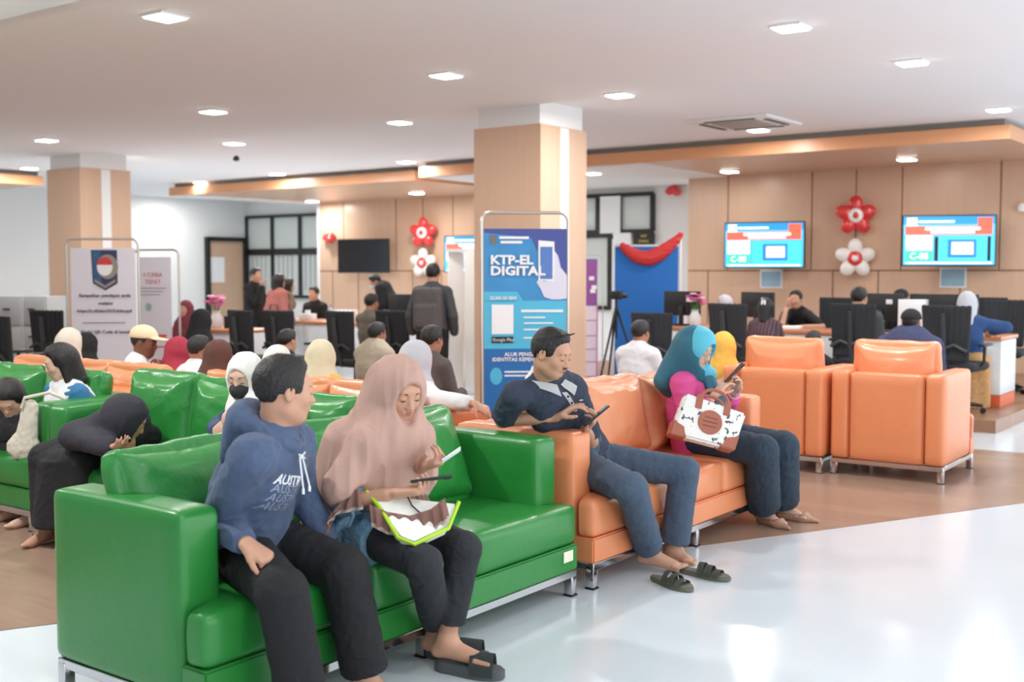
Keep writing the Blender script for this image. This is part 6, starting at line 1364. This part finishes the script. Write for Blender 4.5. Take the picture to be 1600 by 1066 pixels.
# the white one with the crest, before the left column
t, Zf, Xf = stand('white poster stand with a blue crest and survey address, before the left column', 162, 374, 12.5, 0.78, 1.86, cyaw + 2)
pz(t, 'poster_print', Xf(113), Xf(213), Zf(388), Zf(640), mat('poster_white', (228, 226, 236), 0.35), 0)
pp(t, 'crest_shield', [(Xf(a), Zf(b)) for a, b in ((145, 391), (185, 391), (185, 443), (166, 454), (147, 443))], mat('crest_navy', (48, 56, 96), 0.5), 1); pp(t, 'crest_half', [(Xf(a), Zf(b)) for a, b in ((147, 393), (160, 393), (160, 448), (149, 441))], mat('crest_teal', (50, 96, 134), 0.5, var=(20, 0.4)), 2)
def disc(x, z, r0, r1, a0=0, a1=360): return [(x + r0 * math.cos(R(a)), z + r1 * math.sin(R(a))) for a in range(a0, a1 + (0 if a1 - a0 == 360 else 1), 15)]
pp(t, 'crest_ring', disc(Xf(170), Zf(417), 0.115, 0.135), mat('crest_grey', (150, 142, 132), 0.5), 3); pp(t, 'crest_disc', disc(Xf(166), Zf(417), 0.085, 0.10), mat('crest_white', (240, 240, 240), 0.5), 4); pp(t, 'crest_red', disc(Xf(166), Zf(414), 0.083, 0.085, 0, 180), mat('crest_red', (206, 60, 58), 0.5), 5)
pp(t, 'crest_ribbon', [(Xf(a), Zf(b)) for a, b in ((150, 436), (166, 446), (182, 436), (182, 441), (166, 451), (150, 441))], mat('crest_grey', (150, 142, 132)), 4)
inkd = mat('ink_dark', (70, 70, 84), 0.6)
tx(t, 'Sampaikan pendapat anda', 0.052, Xf(165), Zf(462), inkd, 2, 1.05, 0.001); tx(t, 'melalui', 0.052, Xf(166), Zf(474), inkd, 2, 1.05, 0.001); tx(t, 'https://s.id/skm2025dukcapil', 0.050, Xf(164), Zf(486), inkd, 2, 1.05, 0.001)
pz(t, 'print_rule', Xf(130), Xf(196), Zf(504), Zf(505), inkd, 2); tx(t, 'Pindai QR Code di bawah', 0.050, Xf(166), Zf(519), inkd, 2, 1.05, 0.001)
t, Zf, Xf = stand('white poster stand with faint red lettering, behind the crest poster', 246, 391, 14.0, 0.60, 1.77, cyaw - 12)
pz(t, 'poster_print', Xf(214), Xf(271), Zf(402), Zf(640), mat('poster_white', (228, 226, 236)), 0); pr = mat('ink_red', (214, 120, 120), 0.6)
tx(t, '1 CARA', 0.075, Xf(240), Zf(430), pr, 2); tx(t, 'TEPAT', 0.075, Xf(240), Zf(441), pr, 2)
for y in (450, 455, 460): pz(t, 'print_text_line', Xf(218), Xf(262 - (y - 450)), Zf(y), Zf(y + 1.2), mat('ink_grey', (150, 154, 164), 0.6), 2)
pp(t, 'print_circle', disc(Xf(232), Zf(480), 0.04, 0.05), mat('ink_green', (150, 190, 170), 0.6), 2)
pz(t, 'print_red_rule', Xf(216), Xf(262), Zf(523), Zf(527), mat('ink_strong_red', (220, 70, 70), 0.6), 2); pz(t, 'print_red_rule', Xf(216), Xf(262), Zf(541), Zf(543), mat('ink_strong_red', (220, 70, 70)), 2)
# narrow purple one right of the main column
t, Zf, Xf = stand('narrow purple and white price poster right of the main column', 922, 404, 13.5, 0.30, 1.70, cyaw, fr=0.006)
pz(t, 'poster_print', Xf(906), Xf(933), Zf(405), Zf(478), mat('print_purple', (150, 84, 160), 0.5), 1); pz(t, 'poster_print', Xf(906), Xf(933), Zf(478), Zf(606), mat('print_pale', (236, 224, 238), 0.5), 0)
for y in (500, 524, 545, 565, 588): pz(t, 'print_rule', Xf(906), Xf(933), Zf(y), Zf(y + 1.5), mat('print_pink', (206, 130, 190), 0.5), 2)
pz(t, 'print_rule', Xf(932), Xf(934), Zf(478), Zf(606), mat('print_pink', (206, 130, 190)), 2)
for a, y in ((920, 432), (924, 446), (922, 452)): pz(t, 'print_figure', Xf(a), Xf(a + 8), Zf(y), Zf(y + 6), M_screen_w, 3)
# white folding screen beside the main column
c = at(724, 500, D=14.0); t = thing('folding_screen', 'white fabric privacy screen between the backpack man and the main column', 'privacy screen', (c.x, c.y, 0), R(cyaw + 5))
for k in range(2):
    boxo('screen_panel', (-0.09 + 0.2 * k, 0.04 * (-1) ** k, 0.90), (0.20, 0.03, 1.70), mat('white_fabric', (236, 234, 230), 0.8, bump=(8, 0.3)), t, 0.006, rot=Matrix.Rotation(R(18 * (-1) ** k), 3, 'Z'))
boxo('top_rail', (0, 0, 1.76), (0.42, 0.05, 0.04), M_lam, t); boxo('foot_rail', (0, 0, 0.03), (0.42, 0.2, 0.05), M_lam, t)
# blue photo backdrop with the red cloth
c = at(1010, 450, D=15.0); t = thing('photo_backdrop', 'blue photo backdrop on white poles beside the right panelled wall', 'backdrop', (c.x, c.y, 0), R(cyaw - 4)); w = 104 * 15 / FPX
V = boxo('backdrop_cloth', (0, 0, 0.97), (w - 0.05, 0.012, 1.72), mat('blue_cloth', (36, 110, 190), 0.8, bump=(3, 0.3)), t)
for q in (-1, 1):
    bm = bmesh.new(); tube(bm, [(q * w / 2, 0, 0.02), (q * w / 2, 0, 1.93)], 0.018, 10); tube(bm, [(q * w / 2, -0.25, 0.02), (q * w / 2, 0.25, 0.02)], 0.018, 8); finish(bm, 'pole', M_lam, t)
bm = bmesh.new(); tube(bm, [(-w / 2, 0, 1.84), (w / 2, 0, 1.84)], 0.012, 8); finish(bm, 'crossbar', M_lam, t)
rc_ = thing('red_cloth', 'red cloth draped over the top of the blue backdrop', 'cloth', (c.x, c.y, 1.8), R(cyaw - 4)); V = Vol([(-w / 2, 0, -0.3), (w / 2, 0, 0.3)], 0.12, 0.010); prev = None
for k in range(13):
    u = k / 12; x_ = -w / 2 * 0.72 + u * w * 0.86; zz = 0.04 - 0.42 * math.sin(u * math.pi * 0.9) * (1 - u) ** 0.4 * 0.7 + 0.14 * u; p = V3(x_, -0.03, zz)
    if prev is not None: V.rc(prev, p, 0.035 + 0.05 * math.sin(math.pi * (u - 0.04)), 0.035 + 0.05 * math.sin(math.pi * u), 0.03, flat=(V3(0, 1, 0), 0.5))
    prev = p
V.obj('draped_cloth', mat('red_satin', (200, 48, 48), 0.5), rc_, (0, 0, 0), 1, cloth(0.012, 30, 2, (0.5, 1, 1.6)))
c = at(963, 468, D=13.2); t = thing('camera_tripod', 'black camera on a tall tripod in front of the blue backdrop edge', 'tripod', (c.x, c.y, 0))
hz = c.z
for k in range(3):
    a = R(20 + 120 * k); bm = bmesh.new(); tube(bm, [(0, 0, hz - 0.08), (math.cos(a) * 0.36, math.sin(a) * 0.36, 0.01)], [0.016, 0.009], 8); finish(bm, 'leg', M_dkp, t)
bm = bmesh.new(); tube(bm, [(0, 0, hz - 0.45), (0, 0, hz)], 0.014, 8); finish(bm, 'center_column', M_dkp, t)
cb = boxo('camera_body', (0, 0, hz + 0.05), (0.14, 0.07, 0.10), M_dkp, t, 0.01); bm = bmesh.new(); tube(bm, [(0.02, 0.03, hz + 0.05), (0.06, 0.12, hz + 0.04)], 0.03, 12); finish(bm, 'lens', M_dkp, cb)
# beige tote bag leaning on the green armrest
c = at(38, 672, D=6.55); t = thing('tote_bag', 'off white canvas tote bag leaning on the green armrest below the girl in glasses', 'bag', (c.x, c.y, c.z), R(cyaw)); V = Vol([(-0.1, 0, -0.16), (0.1, 0, 0.16)], 0.08, 0.007)
V.rc((-0.04, 0, -0.10), (0.03, 0, -0.10), 0.06, 0.05, 0.03, flat=(V3(0, 1, 0), 0.5)); V.rc((0.0, 0, -0.1), (0.04, 0, 0.13), 0.07, 0.045, 0.03, flat=(V3(0, 1, 0), 0.45)); V.obj('bag_body', mat('canvas', (206, 200, 184), 0.8, bump=(14, 0.3)), t, (0, 0, 0), 1, cloth(0.008, 50, 1))
bm = bmesh.new(); tube(bm, [(0.0, -0.03, 0.13), (0.02, -0.03, 0.19), (0.16, -0.02, 0.22), (0.24, 0, 0.18)], 0.010, 8); finish(bm, 'strap', mat('canvas', (206, 200, 184)), t)
# benches carrying the visitors whose seats are hidden
ph = phone('phone held by the person in black at the left edge', (-6.70, 3.44, 0.70), (0.2, -0.2, 1), (-0.2, -0.9, 0.2))
